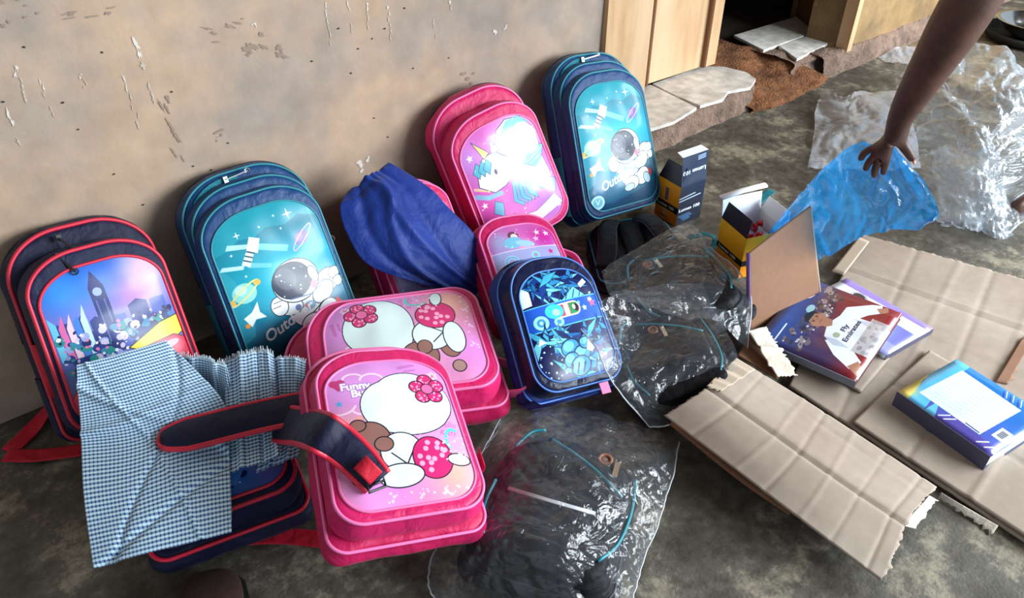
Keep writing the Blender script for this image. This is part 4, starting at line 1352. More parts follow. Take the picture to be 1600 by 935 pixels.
sheet('plastic_sleeve', 'clear plastic sleeve over the black backpack beside the small blue bag', 'plastic sleeve',
      [[(0.2732, -0.6968, 0.1900), (0.3937, -0.7211, 0.2000), (0.4931, -0.7845, 0.2200), (0.5624, -0.8355, 0.2200)],
       [(0.2625, -0.7946, 0.1700), (0.4132, -0.7922, 0.1250), (0.5048, -0.8250, 0.1455), (0.5773, -0.8661, 0.1623)],
       [(0.2490, -0.8709, 0.1200), (0.3408, -0.8983, 0.1131), (0.4312, -0.9353, 0.1336), (0.5127, -0.9819, 0.1474)],
       [(0.2757, -0.9584, 0.0400), (0.3100, -0.9834, 0.0450), (0.4087, -1.0057, 0.0450), (0.5127, -1.0204, 0.0500)]], 110, 110, CLEAR, .010, 9, 5, seam='lb')
sheet('plastic_sleeve', 'clear plastic sleeve over the rearmost sleeved black backpack', 'plastic sleeve',
      [[(0.5131, -0.5676, 0.1300), (0.6522, -0.5682, 0.1500), (0.8019, -0.5895, 0.1700), (0.8235, -0.6706, 0.1300)],
       [(0.4739, -0.6246, 0.1300), (0.5989, -0.6418, 0.1316), (0.7037, -0.6945, 0.1628), (0.7903, -0.7791, 0.1300)],
       [(0.4624, -0.6664, 0.1300), (0.5536, -0.7252, 0.1300), (0.6453, -0.7836, 0.1587), (0.7197, -0.8729, 0.1200)],
       [(0.4629, -0.7416, 0.1600), (0.5114, -0.8378, 0.1500), (0.5927, -0.8717, 0.1200), (0.6286, -0.9461, 0.0600)]], 100, 100, CLEAR, .010, 9, 7, seam='r')

# ---- cloths
ROYALC = fabric('royal_blue_cloth', (17, 48, 130), rough=.55, sheen=.2, weave=700)


def gingham(name):
    m = bpy.data.materials.new(name)
    nt, N, L, b = nodes_of(m)
    uv = N.new('ShaderNodeUVMap'); uv.uv_map = 'UVMap'
    sp = N.new('ShaderNodeSeparateXYZ'); L.new(uv.outputs['UV'], sp.inputs[0])
    outs = []
    for ax in ('X', 'Y'):
        f = N.new('ShaderNodeMath'); f.operation = 'FRACT'; L.new(sp.outputs[ax], f.inputs[0])
        g = N.new('ShaderNodeMath'); g.operation = 'GREATER_THAN'; g.inputs[1].default_value = .5 if ax == 'Y' else .62; L.new(f.outputs[0], g.inputs[0])
        outs.append(g)
    mul = N.new('ShaderNodeMath'); mul.operation = 'MULTIPLY'; mul.inputs[1].default_value = .68; L.new(outs[1].outputs[0], mul.inputs[0])
    ad = N.new('ShaderNodeMath'); ad.operation = 'MULTIPLY_ADD'; ad.inputs[1].default_value = .32; L.new(outs[0].outputs[0], ad.inputs[0]); L.new(mul.outputs[0], ad.inputs[2])
    cr = N.new('ShaderNodeValToRGB'); cr.color_ramp.elements[0].color = lin(208, 240, 254); cr.color_ramp.elements[1].color = lin(16, 64, 132)
    L.new(ad.outputs[0], cr.inputs['Fac']); L.new(cr.outputs['Color'], b.inputs['Base Color'])
    b.inputs['Roughness'].default_value = .8; b.inputs['Sheen Weight'].default_value = .1
    return m


GING = gingham('blue_gingham')
CH = .0072


def cloth(name, label, cat, ctrl, nu, nv, mat, folds=(), amp=.003, freq=12, seed=1, th=.002, check=False, layers=1, gap=.006, parent=None, fray=0):
    Gd = net(ctrl, nu, nv); n = gnormals(Gd)
    if n[nv // 2, nu // 2] @ np.array(cam.location - Vector(Gd[nv // 2, nu // 2])) < 0:
        n = -n
    S, Vv = np.meshgrid(np.linspace(0, 1, nu + 1), np.linspace(0, 1, nv + 1))
    L = np.linalg.norm(np.diff(Gd[nv // 2], axis=0), axis=1).sum(); Hh = np.linalg.norm(np.diff(Gd[:, nu // 2], axis=0), axis=1).sum()
    w = amp * fbm(S * L * freq, Vv * Hh * freq, seed, 3)
    for (a, bb, c, hgt, wid) in folds:      # ridge along a*S+b*V=c
        d = (a * S + bb * Vv - c) / math.hypot(a, bb)
        w = w + hgt * np.exp(-(d / wid) ** 2)
    Gd = Gd + n * w[..., None]
    Gd[..., 2] = np.maximum(Gd[..., 2], .004)
    root = None
    us = (L / CH, Hh / CH) if check else None
    o = grid_obj(name, Gd, mat, parent, th, us)
    if parent is None:
        tag(o, label, cat)
    for k in range(1, layers):
        q = Gd - n * gap * k
        q[..., 2] = np.maximum(q[..., 2], .003)
        m2 = q[: int(nv * (1 - .04 * k)), int(nu * .02 * k):]
        grid_obj('folded_layer', m2, mat, o, th, us)
    if fray:
        g = G(); rr = random.Random(seed)
        for k in range(0, nu, 1):
            p = Vector(Gd[0, k]); d = (Vector(Gd[0, k]) - Vector(Gd[2, k])).normalized()
            g.tube([tuple(p), tuple(p + d * fray * rr.uniform(.4, 1) + Vector((rr.uniform(-1, 1), rr.uniform(-1, 1), 0)) * .002)], .0007, 3)
        g.obj('frayed_edge', plain('white_thread', (214, 228, 240), .8), o)
    return o


cloth('cloth', 'plain royal blue cloth draped over a pink backpack by the wall', 'cloth',
      [[(0.0481, -0.1609, 0.3482), (0.1052, -0.1697, 0.3803), (0.1729, -0.1493, 0.3859)],
       [(0.0048, -0.1906, 0.3338), (0.1228, -0.2280, 0.3538), (0.2305, -0.2190, 0.3333)],
       [(-0.0028, -0.2308, 0.2767), (0.1154, -0.2780, 0.3003), (0.2614, -0.2792, 0.2723)],
       [(0.0178, -0.2783, 0.2142), (0.1386, -0.3287, 0.2252), (0.2931, -0.3291, 0.2084)],
       [(0.1098, -0.3432, 0.1571), (0.1837, -0.3735, 0.1535), (0.2816, -0.3581, 0.1661)],
       [(0.2279, -0.3901, 0.0950), (0.2404, -0.4030, 0.0964), (0.2668, -0.3854, 0.1083)]], 70, 90, ROYALC,
      folds=[(1, -.25, .42, .010, .05), (1, .1, .75, -.008, .06), (1, .35, .55, .007, .04), (1, .05, .22, -.006, .05), (.15, 1, .12, -.004, .03)], amp=.010, freq=9, seed=4)
cloth('gingham_cloth', 'largest folded blue and white gingham cloth, under the tip of the strap', 'cloth',
      [[(-0.6269, -0.3275, 0.3000), (-0.5799, -0.3411, 0.3000), (-0.5281, -0.3509, 0.3000), (-0.4751, -0.3583, 0.3000)],
       [(-0.6550, -0.3873, 0.2500), (-0.5884, -0.4171, 0.2550), (-0.5228, -0.4299, 0.2550), (-0.4503, -0.4351, 0.2500)],
       [(-0.6783, -0.4350, 0.2049), (-0.6052, -0.4790, 0.2077), (-0.5234, -0.4931, 0.2056), (-0.4363, -0.4979, 0.1951)],
       [(-0.7124, -0.5422, 0.1758), (-0.6450, -0.5763, 0.1803), (-0.5635, -0.5953, 0.1774), (-0.4896, -0.6218, 0.1680)],
       [(-0.7414, -0.6396, 0.1332), (-0.6764, -0.6749, 0.1477), (-0.6067, -0.7001, 0.1436), (-0.5370, -0.7244, 0.1397)]], 110, 130, GING,
      folds=[(.55, -1, -.12, .006, .02), (1, .9, 1.05, -.005, .02), (.1, 1, .42, .005, .02), (.3, 1, 1.02, -.006, .015), (.9, -.6, .1, .004, .015)], amp=.005, freq=8, seed=6, check=True, layers=3, gap=.008)
cloth('gingham_cloth', 'folded gingham cloth with frayed top, tucked behind the largest one', 'cloth',
      [[(-0.4907, -0.3611, 0.2600), (-0.4473, -0.4021, 0.2700), (-0.4232, -0.4366, 0.2700), (-0.4056, -0.4557, 0.2600)],
       [(-0.5212, -0.4111, 0.1824), (-0.4754, -0.4188, 0.1854), (-0.4380, -0.4381, 0.1852), (-0.4244, -0.4847, 0.1771)],
       [(-0.5404, -0.5395, 0.1619), (-0.5082, -0.5486, 0.1604), (-0.4863, -0.5557, 0.1614), (-0.4713, -0.5810, 0.1550)]], 60, 60, GING,
      folds=[(1, 0, .35, .006, .05), (1, .1, .75, .007, .05)], amp=.004, seed=8, check=True, layers=2, fray=.012)
cloth('gingham_cloth', 'pleated gingham cloth with frayed top, second from the front pink backpack', 'cloth',
      [[(-0.3967, -0.4148, 0.2350), (-0.3633, -0.4373, 0.2500), (-0.3332, -0.4448, 0.2500), (-0.3131, -0.4642, 0.2400)],
       [(-0.4437, -0.5057, 0.1886), (-0.4086, -0.5258, 0.1954), (-0.3801, -0.5343, 0.1940), (-0.3509, -0.5377, 0.1885)],
       [(-0.4936, -0.6177, 0.1586), (-0.4572, -0.6331, 0.1662), (-0.4293, -0.6395, 0.1652), (-0.3966, -0.6408, 0.1601)]], 60, 70, GING,
      folds=[(1, .08, .3, .007, .05), (1, .0, .62, -.006, .04), (1, -.05, .85, .007, .04)], amp=.003, seed=10, check=True, layers=2, fray=.012)
cloth('gingham_cloth', 'narrow pleated gingham cloth nearest the front pink backpack', 'cloth',
      [[(-0.3233, -0.4562, 0.2250), (-0.3029, -0.4752, 0.2350), (-0.2833, -0.4915, 0.2350), (-0.2670, -0.5054, 0.2250)],
       [(-0.3635, -0.5294, 0.1726), (-0.3434, -0.5406, 0.1789), (-0.3259, -0.5488, 0.1776), (-0.3065, -0.5517, 0.1710)],
       [(-0.4492, -0.6306, 0.1403), (-0.4212, -0.6412, 0.1467), (-0.3968, -0.6469, 0.1479), (-0.3683, -0.6460, 0.1441)]], 50, 70, GING,
      folds=[(1, .0, .3, .006, .05), (1, .0, .7, .006, .05)], amp=.003, seed=12, check=True, layers=2, fray=.006)

# ---- cardboard
CARD = mottled('cardboard', [(.3, (150, 134, 122)), (.5, (162, 147, 134)), (.72, (174, 160, 148))], 3, .85, .06, .001, scale2=40, spec=.2, fine=300, lo=.93, hi=1.05)
CARD_B = mottled('cardboard_brown', [(.3, (122, 86, 64)), (.5, (130, 93, 70)), (.72, (136, 98, 75))], 3, .7, .06, .001, scale2=60, spec=.3, fine=300, lo=.94, hi=1.05)
CARD_E = plain('corrugated_edge', (188, 170, 150), .9)
TORN = mottled('torn_paper', [(.3, (190, 178, 160)), (.6, (220, 212, 198)), (.8, (170, 150, 126))], 14, .9, .5, .003, scale2=60)


def board(name, ctrl, nu, nv, mat, th, creases_u=(), creases_v=(), amp=.0007, seed=1, parent=None, rag=None, depth=.0035, wid=.006):
    Gd = net(ctrl, nu, nv); n = gnormals(Gd)
    if n[nv // 2, nu // 2, 2] < 0:
        n = -n
    S, Vv = np.meshgrid(np.linspace(0, 1, nu + 1), np.linspace(0, 1, nv + 1))
    L = np.linalg.norm(Gd[0, -1] - Gd[0, 0]); Hh = np.linalg.norm(Gd[-1, 0] - Gd[0, 0])
    w = amp * fbm(S * L * 6, Vv * Hh * 6, seed, 3)
    for c, hgt, slant in creases_u:
        d = (S - c - slant * Vv) * L
        w = w + hgt * np.exp(-(d / wid) ** 2)
    for c, hgt, slant in creases_v:
        d = (Vv - c - slant * S) * Hh
        w = w + hgt * np.exp(-(d / wid) ** 2)
    Gd = Gd + n * w[..., None]
    if rag:
        rr = np.random.RandomState(seed)
        for side, a in rag:
            if side == 'r':
                k = np.cumsum(rr.randn(nv + 1)) * .25; k -= np.linspace(k[0], k[-1], nv + 1)
                d = Gd[:, -1] - Gd[:, -2]; Gd[:, -1] += d / np.linalg.norm(d, axis=1, keepdims=True) * (a * (k + .4 * rr.randn(nv + 1)))[:, None]
            if side == 'l':
                d = Gd[:, 0] - Gd[:, 1]; Gd[:, 0] += d / np.linalg.norm(d, axis=1, keepdims=True) * (a * rr.randn(nv + 1))[:, None]
            if side == 'b':
                d = Gd[-1] - Gd[-2]; Gd[-1] += d / np.linalg.norm(d, axis=1, keepdims=True) * (a * rr.randn(nu + 1))[:, None]
    o = grid_obj(name, Gd, mat, parent, th)
    return o, Gd


def lerp(a, b, t):
    return tuple(a[i] + (b[i] - a[i]) * t for i in range(3))


def quadnet(a, b, c, d, nr=3, nc=4, lift=None):
    """a b = first row ends, d c = last row ends"""
    rows = []
    for j in range(nr):
        v = j / (nr - 1)
        l, r = lerp(a, d, v), lerp(b, c, v)
        rows.append([lerp(l, r, i / (nc - 1)) for i in range(nc)])
    return rows


# big flat sheet under the books
o, _ = board('cardboard_sheet', quadnet((0.6459, -1.0599, 0.0100), (0.6210, -1.6500, 0.0100), (1.6023, -1.4956, 0.0100), (1.3837, -0.8135, 0.0100), 4, 5), 110, 80, CARD, .005,
             [(.22, -.002, .0), (.36, .0015, .02), (.52, -.002, -.02), (.66, .0015, .0), (.80, -.002, .0)], [(.30, -.002, .0), (.52, .0015, .03), (.72, -.006, .0), (.74, .003, .0)], seed=3, rag=[('b', .002)])
tag(o, 'large flattened cardboard sheet lying on the floor under the books', 'cardboard')
e, _ = board('folded_edge', quadnet((1.1345, -0.8675, 0.0160), (1.3514, -0.8217, 0.0180), (1.3455, -0.8569, 0.0220), (1.1336, -0.9021, 0.0220), 3, 3), 12, 8, CARD_E, .003, parent=o)
e, _ = board('torn_strip', quadnet((1.0245, -1.3628, 0.0180), (1.2308, -1.3349, 0.0180), (1.2924, -1.3504, 0.0160), (1.0390, -1.3834, 0.0160), 3, 4), 20, 8, CARD_B, .003, amp=.006, seed=5, parent=o, rag=[('b', .004)])
e, _ = board('torn_strip', quadnet((0.6121, -1.4369, 0.0140), (0.6212, -1.5459, 0.0120), (0.6040, -1.5468, 0.0040), (0.6061, -1.4380, 0.0040), 3, 4), 24, 6, TORN, .002, amp=.006, seed=7, parent=o, rag=[('b', .004)])
# second panel of the sheet overlapping: slit edge by the blue book
e, _ = board('overlapping_panel', quadnet((0.6455, -1.2209, 0.0200), (0.6271, -1.6445, 0.0180), (0.9841, -1.5726, 0.0180), (1.0086, -1.2105, 0.0200), 4, 5), 70, 40, CARD, .004,
             [(.3, -.003, 0), (.62, .003, .05)], [(.5, -.003, 0)], seed=9, parent=o, rag=[('b', .001)])
# double-wall flap in front, standing a little off the floor
fl, _ = board('cardboard_flap',
              [[(0.2884, -0.9818, 0.0850), (0.2927, -1.1644, 0.0750), (0.3006, -1.3279, 0.0600), (0.3191, -1.4683, 0.0350)],
               [(0.3380, -0.9952, 0.1050), (0.3454, -1.1677, 0.0900), (0.3571, -1.3228, 0.0700), (0.3801, -1.4524, 0.0480)],
               [(0.3992, -1.0016, 0.1150), (0.4163, -1.1623, 0.0920), (0.4287, -1.3113, 0.0740), (0.4506, -1.4354, 0.0520)],
               [(0.4672, -0.9906, 0.1080), (0.4999, -1.1398, 0.0750), (0.5077, -1.2962, 0.0580), (0.5242, -1.4311, 0.0400)],
               [(0.5378, -0.9770, 0.0980), (0.5856, -1.1193, 0.0550), (0.5952, -1.2784, 0.0420), (0.6041, -1.4263, 0.0260)]], 120, 60, CARD, .005,
              [(.13, -.0015, .01), (.33, .0012, .02), (.46, -.0018, .0), (.62, .0012, -.02), (.76, -.0012, .0), (.93, -.002, .0)], [(.49, -.007, .0), (.86, -.001, .02)], seed=13, rag=[('r', .004), ('l', .0012)], wid=.005)
tag(fl, 'long creased cardboard flap raised off the floor in front, right of the sleeved bags', 'cardboard')
board('under_ply', [[(0.3059, -0.9862, 0.0500), (0.2962, -1.1671, 0.0500), (0.3051, -1.2832, 0.0450)], [(0.4233, -0.9894, 0.0780), (0.4146, -1.1677, 0.0750), (0.4259, -1.2816, 0.0620)]], 50, 12, CARD_B, .003, amp=.004, seed=15, parent=fl)
board('torn_end', quadnet((0.3958, -1.0003, 0.1180), (0.5349, -0.9748, 0.1020), (0.5404, -1.0236, 0.0980), (0.4082, -1.0282, 0.1160), 3, 4), 30, 14, CARD_E, .002, [(.2, .003, 0), (.35, -.003, 0), (.5, .003, 0), (.65, -.003, 0), (.8, .003, 0)], seed=17, parent=fl, rag=[('l', .002)])
board('torn_scrap', quadnet((0.4479, -1.4350, 0.0500), (0.5620, -1.4285, 0.0360), (0.5754, -1.4413, 0.0240), (0.4714, -1.4522, 0.0360), 3, 4), 16, 10, TORN, .002, amp=.010, seed=19, parent=fl, rag=[('b', .004)])


# ---- books
def book_frame(a, b, d):
    a, b, d = Vector(a), Vector(b), Vector(d)
    ex = (d - a); ey = (b - a); L1 = ex.length; L2 = ey.length
    ex.normalize(); ey = ey - ex * ey.dot(ex); ey.normalize()
    return a, ex, ey, L1, L2


PAGES = mottled('page_edges', [(.3, (206, 218, 226)), (.6, (232, 240, 244)), (.8, (214, 222, 228))], 4, .8, .2, .0008, scale2=120)


def make_book(name, label, cat, a, b, d, th, art, spine_col, extra=None, rough=.25, spine='x'):
    a, ex, ey, L1, L2 = book_frame(a, b, d)
    t = thing(name, label, cat, (a.x, a.y, a.z - th), (0, 0, math.atan2(ex.y, ex.x)))
    hand = 1 if ex.cross(ey).z > 0 else -1
    L2s = L2 * hand
    cv = G()
    g = G(); g.box((L1 / 2 - .001, L2s / 2, th / 2), (L1 - .006, abs(L2s) - .004, th - .005)); g.obj('page_block', PAGES, t, False)
    m = printed(name + '_cover', art, rough, .5, .1, bump=.01)
    n = 12
    V = []; U = []
    for j in range(n + 1):
        for i in range(n + 1):
            u, v = i / n, j / n
            V.append((u * L1, v * L2s, th - .001 + .0015 * math.sin(PI * u) * math.sin(PI * v))); U.append((u, v) if hand > 0 else (u, v))
    F = [(j * (n + 1) + i, j * (n + 1) + i + 1, (j + 1) * (n + 1) + i + 1, (j + 1) * (n + 1) + i) for j in range(n) for i in range(n)]
    o = link('front_cover', V, F, m, t, U)
    md = o.modifiers.new('thickness', 'SOLIDIFY'); md.thickness = .0012
    slabm = plain(name + '_spine_colour', spine_col, .35)
    G().box((L1 / 2, L2s / 2, .0008), (L1, abs(L2s), .0014)).obj('back_cover', slabm, t, False)
    if spine == 'x':
        G().box((L1 / 2, 0, th / 2), (L1, .0016, th)).obj('spine', slabm, t, False)
    else:
        G().box((0, L2s / 2, th / 2), (.0016, abs(L2s), th)).obj('spine', slabm, t, False)
    return t, L1, L2s


def art_blue_book():       # x along the spine (towards the camera), y away from the spine
    c = Canvas(.75, 480)
    c.vgrad([(0, (90, 80, 170)), (.5, (50, 110, 200)), (1, (40, 120, 190))])
    c.poly([(0, 0), (.14, 0), (.02, .3), (0, .75)], (226, 214, 120)); c.poly([(.12, 0), (.3, 0), (.2, .3), (.15, .75), (0, .75), (0, .4)], (90, 180, 226))
    c.glow(.06, .1, .1, (236, 210, 110), .7); c.poly([(.3, 0), (.42, .0), (.30, .2)], (100, 190, 230)); c.poly([(.42, 0), (1, 0), (1, .10), (.5, .14)], (84, 76, 160))
    for x in (.42, .48, .82, .9):
        c.line([(x, .05), (x + .06, .12)], .016, (210, 214, 240))
    for x in (.55, .62, .7, .78):
        c.line([(x, .72), (x + .05, .64)], .014, (40, 70, 150)); c.line([(x + .02, .74), (x + .07, .66)], .008, (220, 230, 246))
    c.poly([(.12, .14), (.78, .13), (.80, .63), (.14, .66)], (214, 234, 240))
    g = random.Random(3)
    for k in range(9):
        y = .2 + .045 * k
        x = .2
        while x < .72:
            w = .01 + .05 * g.random(); c.line([(x, y), (min(x + w, .74), y)], .006, (150, 180, 206), .7); x += w + .014
    c.line([(.62, .15), (.76, .145)], .012, (40, 60, 110))
    c.poly([(.84, .2), (.95, .2), (.95, .34), (.84, .34)], (232, 240, 240)); 
    for k in range(14):
        c.line([(.865 + .005 * k, .23), (.865 + .005 * k, .31)], .002 + .002 * (k % 3), (90, 96, 110))
    return c


def art_football():        # x along the lower left edge (spine) from camera end, y towards the right
    c = Canvas(.78, 520)
    c.vgrad([(0, (40, 56, 110)), (.4, (56, 50, 96)), (.7, (120, 40, 50)), (1, (126, 36, 44))])
    c.glow(.2, .2, .3, (60, 90, 150), .6); c.glow(.85, .5, .35, (96, 30, 40), .9); c.glow(.25, .62, .3, (150, 40, 46), .8); c.glow(.7, .2, .3, (30, 36, 70), .8)
    return c


def art_footballer():
    """portrait print: x across the cover, y up, painted upright"""
    c = Canvas(1.36, 480)
    c.vgrad([(0, (132, 34, 40)), (.35, (122, 40, 46)), (.55, (70, 46, 84)), (.8, (40, 66, 130)), (1, (36, 84, 160))])
    c.glow(.9, .7, .45, (118, 30, 38), .9); c.glow(.1, .5, .35, (44, 40, 84), .8)
    c.speck(90, .028, [(70, 60, 70), (110, 96, 100), (46, 40, 56), (140, 124, 124), (90, 70, 66)], (.08, .78, .95, 1.06), 5)
    c.speck(40, .012, [(180, 176, 184), (40, 36, 50)], (.08, .78, .95, 1.06), 7)
    c.ell(.80, 1.22, .10, .10, (214, 220, 230)); c.ell(.82, 1.22, .05, .05, (90, 96, 120)); c.ell(.60, 1.04, .06, .05, (150, 190, 200))
    c.line([(.0, 1.14), (.30, 1.16)], .02, (220, 228, 240)); c.line([(.0, .02), (1, .02)], .01, (200, 200, 214))
    # man in a plain white football shirt, arms out
    W = (214, 220, 232); S = (158, 112, 92)
    c.poly([(.30, .62), (.18, .42), (.10, .16), (.22, .08), (.34, .30), (.40, .46)], W); c.poly([(.62, .66), (.80, .66), (.96, .40), (1.0, .28), (.90, .22), (.80, .36), (.68, .46)], W)
    c.poly([(.12, .2), (.06, .04), (.14, .0), (.22, .12)], S); c.poly([(.93, .32), (1, .2), (.94, .16), (.88, .24)], S)
    c.poly([(.34, .66), (.46, .71), (.56, .70), (.66, .66), (.72, .46), (.74, .1), (.70, .0), (.30, .0), (.30, .2), (.32, .46)], W)
    c.poly([(.34, .66), (.28, .5), (.32, .3), (.36, .5)], (180, 188, 206)); c.poly([(.68, .5), (.72, .3), (.71, .1), (.66, .3)], (186, 192, 208))
    c.poly([(.45, .72), (.45, .80), (.57, .80), (.57, .70), (.50, .66)], S); c.ell(.50, .88, .098, .135, S); c.poly([(.41, .88), (.42, 1.0), (.50, 1.05), (.58, 1.0), (.59, .88), (.56, .95), (.44, .95)], (34, 28, 30))
    c.ell(.465, .895, .014, .009, (40, 30, 30)); c.ell(.535, .895, .014, .009, (40, 30, 30)); c.line([(.475, .82), (.525, .82)], .009, (120, 64, 60)); c.line([(.50, .89), (.51, .85)], .008, (130, 86, 70)); c.line([(.45, .915), (.48, .918)], .008, (40, 30, 30)); c.line([(.52, .918), (.55, .915)], .008, (40, 30, 30))
    c.ell(.41, .80 - .26, .035, .045, (150, 160, 140)); c.text('Fly', .48, .48, .09, (40, 42, 70), 0, 0, .006); c.text('Emirates', .37, .38, .09, (40, 42, 70), 0, 0, .006)
    c.poly([(.30, .04), (.78, .04), (.78, .28), (.30, .28)], (172, 168, 172), .85); c.speck(26, .03, [(140, 136, 142), (200, 190, 190), (120, 110, 118)], (.32, .06, .76, .26), 8, .6)
    c.line([(.30, .28), (.78, .28)], .008, (210, 206, 210))
    return c


def art_under_book():
    c = Canvas(.78, 300, (120, 124, 200))
    c.poly([(0, 0), (1, 0), (1, .2), (0, .2)], (150, 150, 214)); c.poly([(0, .52), (1, .5), (1, .66), (0, .70)], (226, 232, 240)); c.glow(.7, .6, .12, (60, 70, 90), .6); c.ell(.72, .60, .06, .05, (40, 46, 60)); c.ell(.72, .6, .1, .08, (0, 0, 0), 0, 0, (230, 230, 220), .016)
    c.poly([(0, .7), (1, .66), (1, .78), (0, .78)], (150, 130, 206))
    return c


make_book('book', 'thick blue paperback lying face down with a white label and a barcode', 'book', (0.7615, -1.2485, 0.0620), (0.9743, -1.2600, 0.0620), (0.7278, -1.4660, 0.0620), .042, art_blue_book(), (74, 74, 100))
# lower book of the pile by the torn carton, then the football one on top of it
make_book('book', 'lilac and white book mostly hidden under the football book', 'book', (0.8946, -1.1583, 0.0320), (1.0805, -1.1264, 0.0320), (0.9254, -0.8992, 0.0320), .016, art_under_book(), (150, 140, 200), spine='y')


def portrait_book(label, bl, br, tl, th, art, col):
    """bl, br, tl: lower left, lower right and upper left corners of the upright cover print"""
    a, ex, ey, L1, L2 = book_frame(bl, tl, br)
    t = thing('book', label, 'book', (a.x, a.y, a.z - th), (0, 0, math.atan2(ex.y, ex.x)))
    G().box((L1 / 2, L2 / 2, th / 2), (L1 - .004, L2 - .006, th - .004)).obj('page_block', PAGES, t, False)
    o = G()
    n = 10; V = []; U = []
    for j in range(n + 1):
        for i in range(n + 1):
            u, v = i / n, j / n
            V.append((u * L1, v * L2, th - .001 + .002 * math.sin(PI * u))); U.append((u, v))
    F = [(j * (n + 1) + i, j * (n + 1) + i + 1, (j + 1) * (n + 1) + i + 1, (j + 1) * (n + 1) + i) for j in range(n) for i in range(n)]
    c = link('front_cover', V, F, printed('football_cover', art, .3, .35, .15, bump=.01), t, U)
    md = c.modifiers.new('thickness', 'SOLIDIFY'); md.thickness = .0012
    G().box((L1 / 2, L2 / 2, .0008), (L1, L2, .0014)).obj('back_cover', plain('dark_red_cover', col, .4), t, False)
    G().box((0, L2 / 2, th / 2), (.0016, L2, th)).obj('spine', plain('grey_spine', (120, 124, 140), .4), t, False)
    return t


portrait_book('book with a footballer in a white shirt on its dark red and blue cover', (0.7317, -1.1697, 0.0520), (1.0528, -1.1091, 0.0520), (0.7425, -0.9247, 0.0520), .020, art_footballer(), (90, 40, 46))

# ---- torn carton with its brown flap standing up
tc = thing('torn_carton', 'torn carton with a smooth brown flap standing upright beside the yellow box', 'carton', (0.8485, -0.9080, 0.0120))
fb = [(0.7142, -0.8944, 0.0250), (0.9687, -0.9242, 0.0550), (0.9534, -0.8448, 0.2830), (0.7235, -0.8385, 0.2358)]
o, _ = board('upright_flap', quadnet(*to_local(tc, fb), 3, 3), 30, 30, CARD_B, .004, amp=.002, seed=23, parent=tc)
p0, p1 = to_local(tc, [fb[0], fb[3]])
G().tube([p0, lerp(p0, p1, .5), p1], .006, 6, flat=.5).obj('purple_printed_edge', plain('purple_print', (104, 74, 132), .5), tc)
p0, p1 = to_local(tc, [fb[1], fb[2]])
G().tube([p0, lerp(p0, p1, .3), lerp(p0, p1, .62), p1], .0028, 5).obj('raw_edge', CARD_E, tc)
board('carton_base', quadnet(*to_local(tc, [(0.7423, -0.9325, 0.0200), (0.7490, -1.1814, 0.0160), (0.9125, -1.1616, 0.0160), (0.9674, -0.9135, 0.0200)]), 3, 4), 30, 20, CARD, .004, amp=.003, seed=25, parent=tc)
board('inner_wall', quadnet(*to_local(tc, [(0.5871, -0.9475, 0.0620), (0.5959, -1.0544, 0.0600), (0.6881, -0.9959, 0.0300), (0.7089, -0.9010, 0.0300)]), 3, 4), 20, 12, CARD_B, .003, amp=.004, seed=27, parent=tc)
board('torn_corner', quadnet(*to_local(tc, [(0.6608, -0.9190, 0.0750), (0.5822, -1.0543, 0.0720), (0.6479, -1.0724, 0.0500), (0.7281, -0.9256, 0.0600)]), 4, 5), 40, 16, TORN, .002, [(.4, .006, .1), (.75, -.006, .2)], amp=.012, seed=29, parent=tc, rag=[('r', .004), ('b', .003)])

# ---- yellow and black boxes
ORANGE = plain('orange_card', (232, 150, 24), .45)
YELLOW = plain('yellow_card', (244, 186, 30), .45)
BLACKC = plain('black_card', (16, 16, 22), .4)
WHITEC = plain('white_card', (236, 238, 244), .6)


def face(name, a, b, c, d, mat, parent, th=.0012):
    V = [a, b, c, d]
    o = link(name, V, [(0, 1, 2, 3)], mat, parent, [(0, 0), (1, 0), (1, 1), (0, 1)], False)
    md = o.modifiers.new('thickness', 'SOLIDIFY'); md.thickness = th; md.offset = 0
    return o


def art_box_side():
    c = Canvas(1.75, 260, (14, 22, 44))
    c.vgrad([(0, (12, 18, 36)), (1, (24, 40, 70))])
    w = (222, 232, 244)
    c.text('Lumen 100', .04, .62, .19, w, 0, 0, .014); c.line([(.02, 1.22), (.62, 1.30)], .05, (180, 200, 220)); c.line([(.02, 1.10), (.85, 1.18)], .05, (180, 200, 220))
    for k in range(5):
        c.line([(.05 + .06 * k, .42 - .06 * k), (.5 + .05 * (k % 3), .46 - .06 * k)], .035, (70, 120, 170))
    return c


def art_box_lid():
    c = Canvas(1.1, 240, (30, 48, 78))
    c.text('Lumen 100', .95, .55, .2, (226, 234, 246), 180, 0, .014)
    for k in range(3):
        c.line([(.62, .86 + .06 * k), (.9, .88 + .06 * k)], .035, (150, 180, 210))
    return c


def art_box_front():
    c = Canvas(1.75, 240, (236, 150, 20))
    c.vgrad([(0, (214, 112, 10)), (.4, (236, 146, 16)), (1, (248, 170, 30))])
    c.poly([(.36, 0), (.52, 0), (.52, 1.45), (.36, 1.45)], (200, 150, 110)); c.poly([(.38, .9), (.52, .9), (.52, 1.45), (.38, 1.45)], (96, 92, 110))
    c.poly([(0, .52), (1, .52), (1, .82), (0, .82)], (14, 12, 16)); c.text('Lumen 100', .08, .61, .165, (224, 210, 190), 0, 0, .01)
    c.line([(.2, .16), (.5, .16)], .05, (40, 24, 14))
    return c


def art_box_yellow():
    c = Canvas(1.7, 240, (250, 190, 30))
    c.vgrad([(0, (226, 130, 10)), (.4, (240, 164, 20)), (1, (252, 196, 40))])
    c.poly([(0, .5), (1, .5), (1, .74), (0, .74)], (14, 12, 16)); c.text('Lumen 100', .08, .57, .15, (230, 220, 200), 0, 0, .01)
    return c


